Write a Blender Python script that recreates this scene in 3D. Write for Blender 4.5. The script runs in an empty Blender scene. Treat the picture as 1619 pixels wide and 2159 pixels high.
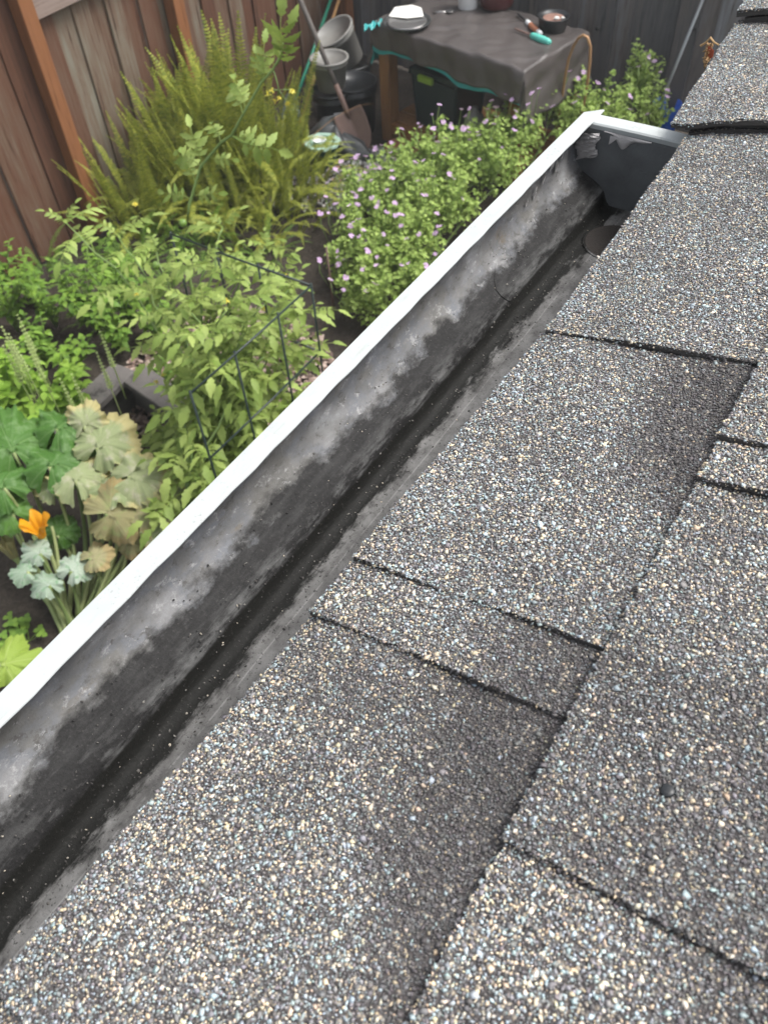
import bpy, math, random
import numpy as np
from mathutils import Vector, Matrix, Euler

random.seed(7)
RNG = np.random.default_rng(11)
scene = bpy.context.scene
COL = scene.collection

# ---------------------------------------------------------------- camera
H = 2.85                                   # camera height above the garden soil
CAM = np.array([0.0, 0.0, H])
FPX, CX, CY = 1740.0, 809.5, 1079.5        # focal length and centre in photo pixels (1619 x 2159)
B = np.array([[0.83883926, 0.542664, -0.04317965],
              [0.39810969, -0.66561757, -0.63123841],
              [-0.3712915, 0.51231732, -0.77438594]])   # rows: right, down, forward
cd = bpy.data.cameras.new('camera'); cam = bpy.data.objects.new('camera', cd); COL.objects.link(cam)
cd.sensor_fit = 'VERTICAL'; cd.lens = 26.0; cd.sensor_height = 26.0 * 2159 / FPX
cd.clip_start = 0.02; cd.clip_end = 400
cd.dof.use_dof = True; cd.dof.focus_distance = 0.56; cd.dof.aperture_fstop = 26.0 / 1.7
m3 = np.stack([B[0], -B[1], -B[2]], 1)
mw = Matrix([list(m3[i]) + [CAM[i]] for i in range(3)] + [[0, 0, 0, 1]])
cam.matrix_world = mw
scene.camera = cam

# ---------------------------------------------------------------- sky, sun, exposure
SUN_EL, SUN_AZ = math.radians(58), math.radians(48)      # azimuth measured from +Y towards +X
world = bpy.data.worlds.new('World'); scene.world = world; world.use_nodes = True
wn = world.node_tree; wn.nodes.clear()
sky = wn.nodes.new('ShaderNodeTexSky'); sky.sky_type = 'NISHITA'; sky.sun_disc = False
sky.sun_elevation = SUN_EL; sky.sun_rotation = SUN_AZ; sky.dust_density = 4.0; sky.air_density = 1.0
hs = wn.nodes.new('ShaderNodeHueSaturation'); hs.inputs['Saturation'].default_value = 0.30
bg = wn.nodes.new('ShaderNodeBackground'); bg.inputs[1].default_value = 0.13
wo = wn.nodes.new('ShaderNodeOutputWorld')
wn.links.new(sky.outputs[0], hs.inputs['Color']); wn.links.new(hs.outputs[0], bg.inputs[0]); wn.links.new(bg.outputs[0], wo.inputs[0])
sd = bpy.data.lights.new('sun', 'SUN'); sd.energy = 1.4; sd.angle = math.radians(22); sd.color = (1.0, 0.975, 0.94)
sun = bpy.data.objects.new('sun', sd); COL.objects.link(sun)
sdir = Vector((math.sin(SUN_AZ) * math.cos(SUN_EL), math.cos(SUN_AZ) * math.cos(SUN_EL), math.sin(SUN_EL)))
sun.rotation_euler = sdir.to_track_quat('Z', 'Y').to_euler(); sun.location = (0, 0, 8)
vs = scene.view_settings; vs.view_transform = 'Standard'; vs.look = 'None'; vs.exposure = 1.18; vs.gamma = 1.0
vs.use_curve_mapping = False
scene.cycles.max_bounces = 6; scene.cycles.transparent_max_bounces = 8
scene.cycles.use_denoising = True

# ---------------------------------------------------------------- photo pixel -> world
def ray(x, y): return B.T @ np.array([(x - CX) / FPX, (y - CY) / FPX, 1.0])
def gz(x, y, z=0.0):
    r = ray(x, y); return CAM + r * ((z - H) / r[2])
def gx(x, y, X):
    r = ray(x, y); return CAM + r * (X / r[0])
def gy(x, y, Y):
    r = ray(x, y); return CAM + r * (Y / r[1])
def pix(P):
    q = (np.asarray(P) - CAM) @ B.T
    return CX + FPX * q[..., 0] / q[..., 2], CY + FPX * q[..., 1] / q[..., 2], q[..., 2]

# ---------------------------------------------------------------- material helpers
class NT:
    def __init__(s, name):
        s.m = bpy.data.materials.new(name); s.m.use_nodes = True; s.t = s.m.node_tree; s.t.nodes.clear()
        s.out = s.t.nodes.new('ShaderNodeOutputMaterial')
    def n(s, typ, _in=None, **kw):
        nd = s.t.nodes.new('ShaderNode' + typ)
        for k, v in kw.items(): setattr(nd, k, v)
        for k, v in (_in or {}).items(): s.put(nd.inputs[k], v)
        return nd
    def put(s, sock, v):
        if isinstance(v, bpy.types.NodeSocket): s.t.links.new(v, sock)
        elif isinstance(v, bpy.types.Node): s.t.links.new(v.outputs[0], sock)
        else:
            if isinstance(v, (tuple, list)) and len(v) == 3 and sock.type == 'RGBA': v = (*v, 1)
            sock.default_value = v
    def ramp(s, fac, stops, interp='LINEAR'):
        nd = s.n('ValToRGB'); s.put(nd.inputs[0], fac); cr = nd.color_ramp; cr.interpolation = interp
        while len(cr.elements) < len(stops): cr.elements.new(0.5)
        for e, (p, c) in zip(cr.elements, stops):
            e.position = p; e.color = (*c, 1) if len(c) == 3 else c
        return nd.outputs[0]
    def mix(s, fac, a, b, mode='MIX'):
        nd = s.n('Mix', data_type='RGBA', blend_type=mode)
        s.put(nd.inputs[0], fac); s.put(nd.inputs[6], a); s.put(nd.inputs[7], b); return nd.outputs[2]
    def math(s, op, a, b=0.0, c=None, clamp=False):
        nd = s.n('Math', operation=op, use_clamp=clamp); s.put(nd.inputs[0], a); s.put(nd.inputs[1], b)
        if c is not None: s.put(nd.inputs[2], c)
        return nd.outputs[0]
    def coords(s, scale=(1, 1, 1), which='Object', loc=(0, 0, 0)):
        tc = s.n('TexCoord'); mp = s.n('Mapping'); s.put(mp.inputs[0], tc.outputs[which]); mp.inputs['Scale'].default_value = scale
        mp.inputs['Location'].default_value = loc
        return mp.outputs[0]
    def noise(s, vec, scale, detail=4, rough=0.55):
        nd = s.n('TexNoise'); s.put(nd.inputs['Vector'], vec); nd.inputs['Scale'].default_value = scale
        nd.inputs['Detail'].default_value = detail; nd.inputs['Roughness'].default_value = rough; return nd.outputs[0]
    def bump(s, h, strength=0.3, dist=0.01):
        nd = s.n('Bump'); s.put(nd.inputs['Height'], h); nd.inputs['Strength'].default_value = strength
        nd.inputs['Distance'].default_value = dist; return nd.outputs[0]
    def bsdf(s, color, rough=0.6, metal=0.0, normal=None, spec=0.5, **kw):
        p = s.n('BsdfPrincipled'); s.put(p.inputs['Base Color'], color); s.put(p.inputs['Roughness'], rough); s.put(p.inputs['Metallic'], metal)
        p.inputs['Specular IOR Level'].default_value = spec
        if normal is not None: s.put(p.inputs['Normal'], normal)
        for k, v in kw.items(): s.put(p.inputs[k.replace('_', ' ')], v)
        return p
    def done(s, sh): s.t.links.new(sh.outputs[0] if isinstance(sh, bpy.types.Node) else sh, s.out.inputs[0]); return s.m

def mul(c, k): return tuple(min(1, x * k) for x in c)

def plain(name, c, rough=0.6, var=0.25, scale=12, metal=0.0, bump=0.15, spec=0.5):
    """everyday painted / plastic / clay surface with soft blotches and fine relief"""
    t = NT(name); v = t.coords(); nz = t.noise(v, scale, 5); fine = t.noise(v, scale * 9, 3)
    oi = t.n('ObjectInfo')
    col = t.mix(nz, mul(c, 1 - var), mul(c, 1 + var))
    col = t.mix(t.math('MULTIPLY', fine, 0.35), col, mul(c, 0.7))
    rg = t.math('MULTIPLY_ADD', nz, 0.2, rough - 0.1)
    return t.done(t.bsdf(col, rg, metal, t.bump(fine, bump, 0.004), spec))

def leafmat(name, c, c2, rough=0.5, trans=0.3, scale=25, spot=None, vein=None, rim=None):
    """foliage: colour differs from leaf to leaf (random per object or per face island) and over the blade"""
    t = NT(name); v = t.coords(); nz = t.noise(v, scale, 3)
    oi = t.n('ObjectInfo'); ge = t.n('NewGeometry')
    r = t.math('FRACT', t.math('ADD', oi.outputs['Random'], ge.outputs['Random Per Island']))
    f = t.math('ADD', t.math('MULTIPLY', r, 0.75), t.math('MULTIPLY', nz, 0.4), clamp=True)
    col = t.mix(f, c, c2)
    if spot: col = t.mix(t.ramp(t.noise(v, spot[1], 4), [(0.5, (0, 0, 0)), (0.66, (1, 1, 1))]), col, spot[0])
    hgt = nz
    if vein or rim:
        tc = t.n('TexCoord'); sp = t.n('SeparateXYZ'); t.put(sp.inputs[0], tc.outputs['Object']); yy = t.math('SUBTRACT', sp.outputs[1], 0.06)
        ang = t.math('ARCTAN2', sp.outputs[0], yy); rr = t.math('SQRT', t.math('ADD', t.math('POWER', sp.outputs[0], 2.0), t.math('POWER', yy, 2.0)))
        if rim: col = t.mix(t.ramp(t.math('ADD', rr, t.math('MULTIPLY', t.math('SUBTRACT', t.noise(v, 9, 5, 0.7), 0.5), 0.35)), [(rim[1], (0, 0, 0)), (rim[1] + .08, (1, 1, 1))]), col, rim[0])
        vm = t.ramp(t.math('MULTIPLY', t.math('ABSOLUTE', t.math('SINE', t.math('MULTIPLY', ang, 2.5))), rr), [(0.006, (1, 1, 1)), (0.02, (0, 0, 0))])
        sub = t.ramp(t.math('ABSOLUTE', t.math('SINE', t.math('ADD', t.math('MULTIPLY', rr, 42.0), t.math('MULTIPLY', t.math('ABSOLUTE', t.math('SINE', t.math('MULTIPLY', ang, 2.5))), -9.0)))), [(0.04, (0.7, 0.7, 0.7)), (0.16, (0, 0, 0))])
        vv = t.math('MAXIMUM', vm, t.math('MULTIPLY', sub, 0.6))
        col = t.mix(t.math('MULTIPLY', vv, 0.55), col, vein); hgt = t.math('SUBTRACT', nz, t.math('MULTIPLY', vv, 0.8))
    p = t.bsdf(col, rough, 0, t.bump(hgt, 0.35, 0.02 if vein else 0.004), 0.35)
    tr = t.n('BsdfTranslucent'); t.put(tr.inputs[0], t.mix(0.2, col, (0.45, 0.52, 0.08)))
    mx = t.n('MixShader'); mx.inputs[0].default_value = trans
    t.t.links.new(p.outputs[0], mx.inputs[1]); t.t.links.new(tr.outputs[0], mx.inputs[2])
    return t.done(mx)

def wood(name, stops, grain=(14, 14, 0.9), rough=0.8, perobj=0.55, gscale=3.0):
    """weathered timber, grain along local/world Z (or given stretch); every board its own tone"""
    t = NT(name); oi = t.n('ObjectInfo'); tc = t.n('TexCoord'); mp = t.n('Mapping'); t.put(mp.inputs[0], tc.outputs['Object'])
    off = t.n('CombineXYZ'); t.put(off.inputs[2], t.math('MULTIPLY', oi.outputs['Random'], 37.0)); t.put(off.inputs[0], t.math('MULTIPLY', oi.outputs['Random'], 11.0))
    t.put(mp.inputs['Location'], off.outputs[0]); mp.inputs['Scale'].default_value = grain
    g = t.noise(mp.outputs[0], gscale, 8, 0.7)
    bl = t.noise(t.coords((1, 1, 0.5)), 5, 4)
    f = t.math('ADD', t.math('MULTIPLY', oi.outputs['Random'], perobj), t.math('MULTIPLY', bl, 0.75 - perobj * 0.5))
    f = t.math('ADD', f, t.math('MULTIPLY', t.math('SUBTRACT', g, 0.5), 0.9), clamp=True)
    col = t.ramp(f, stops)
    col = t.mix(t.ramp(g, [(0.30, (1, 1, 1)), (0.42, (0, 0, 0))]), col, mul(stops[0][1], 0.45))
    return t.done(t.bsdf(col, rough, 0, t.bump(g, 0.5, 0.006), 0.25))

# ---------------------------------------------------------------- mesh helpers
class MB:
    def __init__(s): s.v = []; s.f = []
    def add(s, verts, faces):
        o = len(s.v); s.v.extend([tuple(p) for p in verts]); s.f.extend([tuple(i + o for i in f) for f in faces]); return s
    def box(s, c, size, rot=None, bev=0.0):
        x, y, z = (k / 2 for k in size)
        if bev:
            b = min(bev, x * .9, y * .9, z * .9); P = []
            for sx in (-1, 1):
                for sy in (-1, 1):
                    for sz in (-1, 1):
                        P += [(sx * x, sy * (y - b), sz * (z - b)), (sx * (x - b), sy * y, sz * (z - b)), (sx * (x - b), sy * (y - b), sz * z)]
            idx = lambda a, b_, c_, k: ((a > 0) * 4 + (b_ > 0) * 2 + (c_ > 0)) * 3 + k
            F = []
            for sgn in (-1, 1):
                F.append([idx(sgn, -1, -1, 0), idx(sgn, 1, -1, 0), idx(sgn, 1, 1, 0), idx(sgn, -1, 1, 0)][::sgn])
                F.append([idx(-1, sgn, -1, 1), idx(-1, sgn, 1, 1), idx(1, sgn, 1, 1), idx(1, sgn, -1, 1)][::sgn])
                F.append([idx(-1, -1, sgn, 2), idx(1, -1, sgn, 2), idx(1, 1, sgn, 2), idx(-1, 1, sgn, 2)][::sgn])
            for a in (-1, 1):
                for b_ in (-1, 1):
                    F.append([idx(a, b_, -1, 0), idx(a, b_, 1, 0), idx(a, b_, 1, 1), idx(a, b_, -1, 1)])
                    F.append([idx(a, -1, b_, 0), idx(a, 1, b_, 0), idx(a, 1, b_, 2), idx(a, -1, b_, 2)])
                    F.append([idx(-1, a, b_, 1), idx(1, a, b_, 1), idx(1, a, b_, 2), idx(-1, a, b_, 2)])
                    for c_ in (-1, 1): F.append([idx(a, b_, c_, k) for k in range(3)])
        else:
            P = [(sx * x, sy * y, sz * z) for sx in (-1, 1) for sy in (-1, 1) for sz in (-1, 1)]
            F = [(0, 1, 3, 2), (4, 6, 7, 5), (0, 4, 5, 1), (2, 3, 7, 6), (0, 2, 6, 4), (1, 5, 7, 3)]
        P = [Vector(p) for p in P]
        if rot is not None: P = [rot @ p for p in P]
        c = Vector(c); return s.add([p + c for p in P], F)
    def tube(s, pts, r, n=6, cap=True):
        pts = [Vector(p) for p in pts]; k = len(pts)
        if not hasattr(r, '__len__'): r = [r] * k
        V = []; up = Vector((0.31, 0.17, 0.93))
        for i, p in enumerate(pts):
            d = (pts[min(i + 1, k - 1)] - pts[max(i - 1, 0)]).normalized()
            a = d.cross(up)
            if a.length < 1e-3: a = d.cross(Vector((1, 0, 0)))
            a.normalize(); b = d.cross(a)
            for j in range(n):
                t = 2 * math.pi * j / n; V.append(p + (a * math.cos(t) + b * math.sin(t)) * r[i])
        F = [(i * n + j, i * n + (j + 1) % n, (i + 1) * n + (j + 1) % n, (i + 1) * n + j) for i in range(k - 1) for j in range(n)]
        if cap: F += [tuple(range(n))[::-1], tuple(range((k - 1) * n, k * n))]
        return s.add(V, F)
    def lathe(s, prof, c, n=24, rot=None, wob=0.0):
        V = []; F = []; c = Vector(c); k = len(prof)
        for (r, z) in prof:
            for j in range(n):
                t = 2 * math.pi * j / n; w = 1 + wob * math.sin(3 * t + 1)
                p = Vector((r * w * math.cos(t), r * w * math.sin(t), z))
                V.append((rot @ p if rot is not None else p) + c)
        for i in range(k - 1):
            for j in range(n): F.append((i * n + j, i * n + (j + 1) % n, (i + 1) * n + (j + 1) % n, (i + 1) * n + j))
        if prof[0][0] > 0: F.append(tuple(range(n))[::-1])
        if prof[-1][0] > 0: F.append(tuple(range((k - 1) * n, k * n)))
        return s.add(V, F)
    def grid(s, fn, nu, nv):
        V = [fn(i / nu, j / nv) for i in range(nu + 1) for j in range(nv + 1)]
        F = [(i * (nv + 1) + j, (i + 1) * (nv + 1) + j, (i + 1) * (nv + 1) + j + 1, i * (nv + 1) + j + 1) for i in range(nu) for j in range(nv)]
        return s.add(V, F)
    def mesh(s, name, m, origin=(0, 0, 0), smooth=False):
        me = bpy.data.meshes.new(name); o = Vector(origin)
        me.from_pydata([tuple(Vector(p) - o) for p in s.v], [], s.f)
        if m is not None: me.materials.append(m)
        if smooth: me.polygons.foreach_set('use_smooth', [True] * len(me.polygons))
        me.update(); return me
    def build(s, name, m, parent=None, smooth=False, loc=None, kind=None):
        """world-space vertices -> one object; the object's origin is its parent's (or loc)"""
        w = worldloc(parent) if parent else Vector(loc if loc is not None else (0, 0, 0))
        o = bpy.data.objects.new(name, s.mesh(name, m, w, smooth)); COL.objects.link(o)
        if parent: o.parent = parent
        else: o.location = w
        if kind: o['kind'] = kind
        return o

def worldloc(o):
    w = Vector((0, 0, 0))
    while o is not None: w += o.location; o = o.parent
    return w
def tag(o, label, cat, group=None):
    o['label'] = label; o['category'] = cat
    if group: o['group'] = group
    return o
def thing(name, label, cat, loc, group=None):
    o = bpy.data.objects.new(name, None); o.empty_display_size = 0.05; COL.objects.link(o); o.location = Vector(loc)
    return tag(o, label, cat, group)
def inst(me, name, parent, M):
    """a piece that shares mesh data; M is its world matrix"""
    o = bpy.data.objects.new(name, me); COL.objects.link(o)
    M = M.copy()
    if parent: M.translation = M.translation - worldloc(parent); o.parent = parent
    o.matrix_basis = M
    return o
def frame(loc, d, up=(0, 0, 1), s=1.0):
    """matrix whose +Y points along d, +Z as near as possible to up"""
    y = Vector(d).normalized(); x = y.cross(Vector(up))
    if x.length < 1e-4: x = y.cross(Vector((1, 0, 0)))
    x.normalize(); z = x.cross(y)
    M = Matrix([[x[i] * s, y[i] * s, z[i] * s, 0] for i in range(3)] + [[0, 0, 0, 1]]); M.translation = Vector(loc); return M
def lerp(a, b, t): return a + (b - a) * t
def bez(a, b, c, n=10):
    a, b, c = Vector(a), Vector(b), Vector(c)
    return [a * (1 - t) ** 2 + b * 2 * t * (1 - t) + c * t * t for t in (i / n for i in range(n + 1))]
def U(a, b): return random.uniform(a, b)

# ================================================================ MATERIALS
def granule_mat():
    t = NT('granules'); at = t.n('Attribute', attribute_name='Col'); ge = t.n('NewGeometry')
    col = t.mix(t.math('MULTIPLY', t.noise(t.coords(), 900, 2), 0.35), at.outputs['Color'], (0.05, 0.045, 0.042))
    return t.done(t.bsdf(col, 0.62, 0, None, 0.5))
def shingle_mat():
    t = NT('shingle_felt'); v = t.coords()
    vo = t.n('TexVoronoi', feature='F1'); t.put(vo.inputs['Vector'], v); vo.inputs['Scale'].default_value = 620
    col = t.ramp(t.n('SeparateColor', {0: vo.outputs['Color']}).outputs[0],
                 [(0, (0.035, 0.03, 0.03)), (0.45, (0.09, 0.08, 0.078)), (0.62, (0.16, 0.15, 0.145)), (0.78, (0.27, 0.30, 0.31)), (0.9, (0.50, 0.42, 0.31)), (1, (0.62, 0.55, 0.45))])
    sh = t.mix(t.ramp(vo.outputs['Distance'], [(0.2, (0, 0, 0)), (0.75, (1, 1, 1))]), col, (0.07, 0.064, 0.063))
    big = t.noise(v, 14, 3)
    sh = t.mix(t.ramp(big, [(0.35, (0.5, 0.5, 0.5)), (0.65, (0, 0, 0))]), sh, (0.05, 0.046, 0.046))
    return t.done(t.bsdf(sh, 0.85, 0, t.bump(t.math('SUBTRACT', 1.0, vo.outputs['Distance']), 0.8, 0.001), 0.3))
def gutter_mats(xE, zE):
    def base(name, mode):
        t = NT(name); ge = t.n('NewGeometry'); sp = t.n('SeparateXYZ'); t.put(sp.inputs[0], ge.outputs['Position'])
        X, Y, Z = sp.outputs; zr = t.math('SUBTRACT', Z, zE); xr = t.math('SUBTRACT', X, xE)
        pos = ge.outputs['Position']
        def mapped(sc):
            mp = t.n('Mapping'); t.put(mp.inputs[0], pos); mp.inputs['Scale'].default_value = sc; return mp.outputs[0]
        big = t.noise(mapped((1, 0.55, 1)), 22, 6, 0.62); mid = t.noise(mapped((1, 0.6, 1)), 70, 6, 0.65)
        fine = t.noise(mapped((1, 1, 1)), 420, 4, 0.7); streak = t.noise(mapped((2.2, 0.42, 2.2)), 75, 6, 0.68)
        drip = t.noise(mapped((0.2, 1.0, 0.14)), 120, 4, 0.6)
        metal = t.ramp(big, [(0.28, (0.12, 0.117, 0.11)), (0.43, (0.165, 0.162, 0.156)), (0.52, (0.15, 0.157, 0.172)), (0.60, (0.195, 0.195, 0.198)), (0.72, (0.26, 0.268, 0.275))])
        metal = t.mix(t.ramp(mid, [(0.42, (0.5, 0.5, 0.5)), (0.62, (0, 0, 0))]), metal, (0.10, 0.095, 0.085))
        rust = t.ramp(t.noise(mapped((1, 0.5, 1)), 38, 5, 0.7), [(0.60, (0, 0, 0)), (0.72, (0.6, 0.6, 0.6))])
        metal = t.mix(rust, metal, (0.13, 0.095, 0.055))
        scuff = t.ramp(t.noise(mapped((1, 0.8, 1.2)), 150, 7, 0.75), [(0.36, (0.75, 0.75, 0.75)), (0.46, (0, 0, 0)), (0.60, (0, 0, 0)), (0.72, (0.35, 0.35, 0.35))])
        metal = t.mix(scuff, metal, t.mix(t.math('GREATER_THAN', mid, 0.52), (0.07, 0.066, 0.06), (0.34, 0.34, 0.335)))
        # wet silt: a dark tide line on the lower curve and in the channel, with its own ragged outline
        h = t.math('ADD', zr, t.math('MULTIPLY', t.math('SUBTRACT', mid, 0.5), 0.020))
        h = t.math('ADD', h, t.math('MULTIPLY', t.math('SUBTRACT', big, 0.5), 0.024))
        silt = t.ramp(t.math('MULTIPLY_ADD', h, -1 / 0.06, -0.68), [(0.44, (0, 0, 0)), (0.54, (1, 1, 1))])
        lowx = t.math('MULTIPLY_ADD', xr, 1 / 0.045, 1.52)          # 0 at the fold, 1 towards the house
        lowx = t.math('ADD', lowx, t.math('MULTIPLY', t.math('SUBTRACT', streak, 0.5), 0.5))
        lowx = t.math('ADD', lowx, t.math('MULTIPLY', t.math('SUBTRACT', mid, 0.5), 0.5))
        dry = t.ramp(lowx, [(0.12, (0, 0, 0)), (0.24, (1, 1, 1))])
        onflat = t.math('LESS_THAN', zr, -0.0965)
        keep = t.math('MULTIPLY', dry, onflat)
        silt_shade = t.ramp(fine, [(0.32, (0.007, 0.007, 0.007)), (0.60, (0.015, 0.0145, 0.0145)), (0.74, (0.05, 0.048, 0.045)), (0.80, (0.16, 0.15, 0.14))])
        ridge = t.ramp(t.math('ABSOLUTE', t.math('ADD', zr, 0.0845)), [(0.0, (1, 1, 1)), (0.006, (0, 0, 0))])
        crust = t.math('MULTIPLY', t.math('ADD', t.math('MULTIPLY', ridge, 0.7), 0.14), t.ramp(t.math('ADD', t.math('MULTIPLY', streak, 0.6), t.math('MULTIPLY', mid, 0.4)), [(0.47, (0, 0, 0)), (0.60, (1, 1, 1))]))
        silt_shade = t.mix(crust, silt_shade, (0.13, 0.13, 0.128))
        dryc = t.ramp(mid, [(0.30, (0.06, 0.058, 0.056)), (0.46, (0.115, 0.112, 0.108)), (0.66, (0.185, 0.182, 0.176))])
        patch = t.ramp(t.noise(mapped((1, 0.5, 1)), 27, 6, 0.6), [(0.47, (0, 0, 0)), (0.51, (1, 1, 1))])
        nearh = t.ramp(t.math('MULTIPLY_ADD', xr, 1 / 0.03, 1.55), [(0.2, (0, 0, 0)), (0.4, (1, 1, 1))])
        dryc = t.mix(t.math('MULTIPLY', patch, nearh), dryc, (0.030, 0.027, 0.025))
        scr = t.math('LESS_THAN', t.math('ABSOLUTE', t.math('ADD', xr, t.math('MULTIPLY_ADD', big, 0.004, 0.0505))), 0.0005)
        dryc = t.mix(t.math('MULTIPLY', t.math('MULTIPLY', scr, t.ramp(mid, [(0.40, (0, 0, 0)), (0.56, (1, 1, 1))])), 0.5), dryc, (0.30, 0.295, 0.285))
        dryc = t.mix(t.ramp(fine, [(0.33, (0.85, 0.85, 0.85)), (0.42, (0, 0, 0))]), dryc, (0.015, 0.014, 0.013))
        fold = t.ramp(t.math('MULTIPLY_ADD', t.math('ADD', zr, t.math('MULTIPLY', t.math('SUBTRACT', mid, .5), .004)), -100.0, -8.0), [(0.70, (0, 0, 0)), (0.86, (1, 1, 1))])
        silt_shade = t.mix(fold, silt_shade, t.ramp(fine, [(0.6, (0.007, 0.007, 0.006)), (0.78, (0.07, 0.068, 0.06))]))  # step face below the eave: its shade painted in along with dark dirt
        col = t.mix(silt, metal, silt_shade)
        col = t.mix(keep, col, dryc)
        spk = t.ramp(t.noise(mapped((1, 1, 1)), 700, 2, 0.5), [(0.74, (0, 0, 0)), (0.79, (1, 1, 1))])
        col = t.mix(t.math('MULTIPLY', spk, 0.6), col, (0.4, 0.38, 0.34))
        rg = t.math('MULTIPLY_ADD', mid, 0.3, 0.5)
        return t.done(t.bsdf(col, rg, 0.0, t.bump(t.math('ADD', fine, t.math('MULTIPLY', mid, 2.0)), 0.35, 0.0015), 0.22))
    return base('gutter_metal', 0)
def white_paint():
    t = NT('chalky_white_paint'); v = t.coords(); nz = t.noise(v, 60, 5); sp = t.math('ADD', t.math('MULTIPLY', t.noise(v, 480, 3, 0.6), 0.72), t.math('MULTIPLY', t.noise(v, 26, 4, 0.6), 0.34)); lo = t.noise(t.coords((6, 1, 6)), 30, 5)
    col = t.mix(nz, (0.37, 0.392, 0.388), (0.46, 0.485, 0.475))
    col = t.mix(t.ramp(sp, [(0.63, (0, 0, 0)), (0.72, (0.6, 0.6, 0.6))]), col, (0.19, 0.20, 0.185))
    col = t.mix(t.ramp(lo, [(0.58, (0, 0, 0)), (0.75, (0.35, 0.35, 0.35))]), col, (0.26, 0.275, 0.235))
    return t.done(t.bsdf(col, 0.55, 0, t.bump(nz, 0.2, 0.001), 0.35))
def soil_mat():
    t = NT('garden_soil'); v = t.coords(); a = t.noise(v, 3.5, 6); b = t.noise(v, 60, 5, 0.7)
    col = t.ramp(t.math('ADD', t.math('MULTIPLY', a, 0.6), t.math('MULTIPLY', b, 0.5)), [(0.35, (0.022, 0.018, 0.015)), (0.55, (0.055, 0.045, 0.036)), (0.75, (0.11, 0.092, 0.072))])
    return t.done(t.bsdf(col, 0.95, 0, t.bump(b, 0.9, 0.02), 0.2))

M = {}
M['granules'] = granule_mat(); M['shingle'] = shingle_mat(); M['paint'] = white_paint(); M['soil'] = soil_mat()
M['tar'] = plain('asphalt_edge', (0.05, 0.046, 0.043), 0.85, 0.3, 60)
M['outletdark'] = plain('dark_brown_disc', (0.03, 0.024, 0.02), 0.8, 0.5, 80, 0, 0.6)
M['sealant'] = plain('old_sealant', (0.42, 0.40, 0.39), 0.5, 0.3, 90, 0, 0.5)
M['capmetal'] = plain('end_cap_metal', (0.115, 0.122, 0.124), 0.6, 0.55, 45, 0, 0.3)
M['fence_red'] = wood('red_brown_fence_boards', [(0.0, (0.05, 0.025, 0.016)), (0.35, (0.115, 0.052, 0.031)), (0.58, (0.13, 0.078, 0.052)), (0.75, (0.17, 0.132, 0.098)), (0.9, (0.20, 0.185, 0.145)), (1.0, (0.26, 0.235, 0.20))])
M['fence_grey'] = wood('grey_fence_boards', [(0.0, (0.045, 0.046, 0.048)), (0.35, (0.095, 0.095, 0.098)), (0.6, (0.145, 0.128, 0.118)), (0.8, (0.18, 0.185, 0.195)), (1.0, (0.28, 0.29, 0.305))])
M['post'] = wood('orange_stained_post', [(0.0, (0.17, 0.068, 0.028)), (0.5, (0.24, 0.10, 0.042)), (1.0, (0.30, 0.14, 0.065))], perobj=0.2, rough=0.7)
M['railwood'] = wood('pale_fence_rail', [(0.0, (0.16, 0.11, 0.09)), (0.5, (0.27, 0.21, 0.18)), (1.0, (0.36, 0.30, 0.27))], grain=(14, 0.9, 14))
M['greywood'] = wood('grey_weathered_plank', [(0.0, (0.075, 0.068, 0.064)), (0.5, (0.125, 0.115, 0.108)), (1.0, (0.18, 0.165, 0.155))], grain=(4, 4, 14))
M['legwood'] = wood('brown_table_timber', [(0.0, (0.14, 0.062, 0.022)), (0.5, (0.23, 0.115, 0.045)), (1.0, (0.30, 0.17, 0.075))], perobj=0.25)
M['bamboo'] = wood('tan_cane', [(0.0, (0.36, 0.19, 0.07)), (0.5, (0.48, 0.27, 0.11)), (1.0, (0.55, 0.34, 0.16))], perobj=0.2, rough=0.5)
M['greystick'] = wood('grey_handle_wood', [(0.0, (0.07, 0.062, 0.056)), (0.5, (0.115, 0.102, 0.094)), (1.0, (0.16, 0.145, 0.135))], perobj=0.2)
M['tarp'] = plain('brown_tarp', (0.075, 0.065, 0.061), 0.42, 0.25, 7, 0, 0.4)
M['teal'] = plain('turquoise_tarp', (0.03, 0.30, 0.30), 0.4, 0.3, 9)
M['green_pole'] = plain('green_plastic_stake', (0.03, 0.27, 0.17), 0.4, 0.15, 20)
M['rust'] = plain('rusty_steel', (0.17, 0.105, 0.085), 0.6, 0.35, 14)
M['bucket'] = plain('dull_white_plastic', (0.22, 0.215, 0.20), 0.5, 0.15, 10)
M['black'] = plain('black_plastic', (0.014, 0.016, 0.018), 0.4, 0.3, 12)
M['bag'] = plain('dark_plastic_bag', (0.05, 0.054, 0.056), 0.4, 0.4, 9, 0, 0.6)
M['tote'] = plain('dark_green_tote', (0.016, 0.03, 0.030), 0.4, 0.2, 10)
M['lime'] = plain('lime_plastic', (0.22, 0.36, 0.03), 0.45, 0.15, 20)
M['white'] = plain('white_plastic', (0.72, 0.74, 0.74), 0.45, 0.08, 20)
M['paper'] = plain('white_paper', (0.80, 0.79, 0.74), 0.8, 0.05, 20)
M['maroon'] = plain('maroon_glaze', (0.085, 0.018, 0.018), 0.3, 0.35, 16)
M['clay'] = plain('terracotta', (0.34, 0.14, 0.085), 0.75, 0.2, 20)
M['pinksoil'] = plain('reddish_potting_mix', (0.30, 0.17, 0.13), 0.9, 0.5, 60, 0, 0.8)
M['planter'] = plain('green_glazed_planter', (0.02, 0.075, 0.05), 0.35, 0.25, 14)
M['planter_rim'] = plain('pale_green_glaze', (0.36, 0.52, 0.43), 0.4, 0.15, 20)
M['darkpan'] = plain('dark_enamel', (0.05, 0.052, 0.052), 0.25, 0.3, 20)
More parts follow.
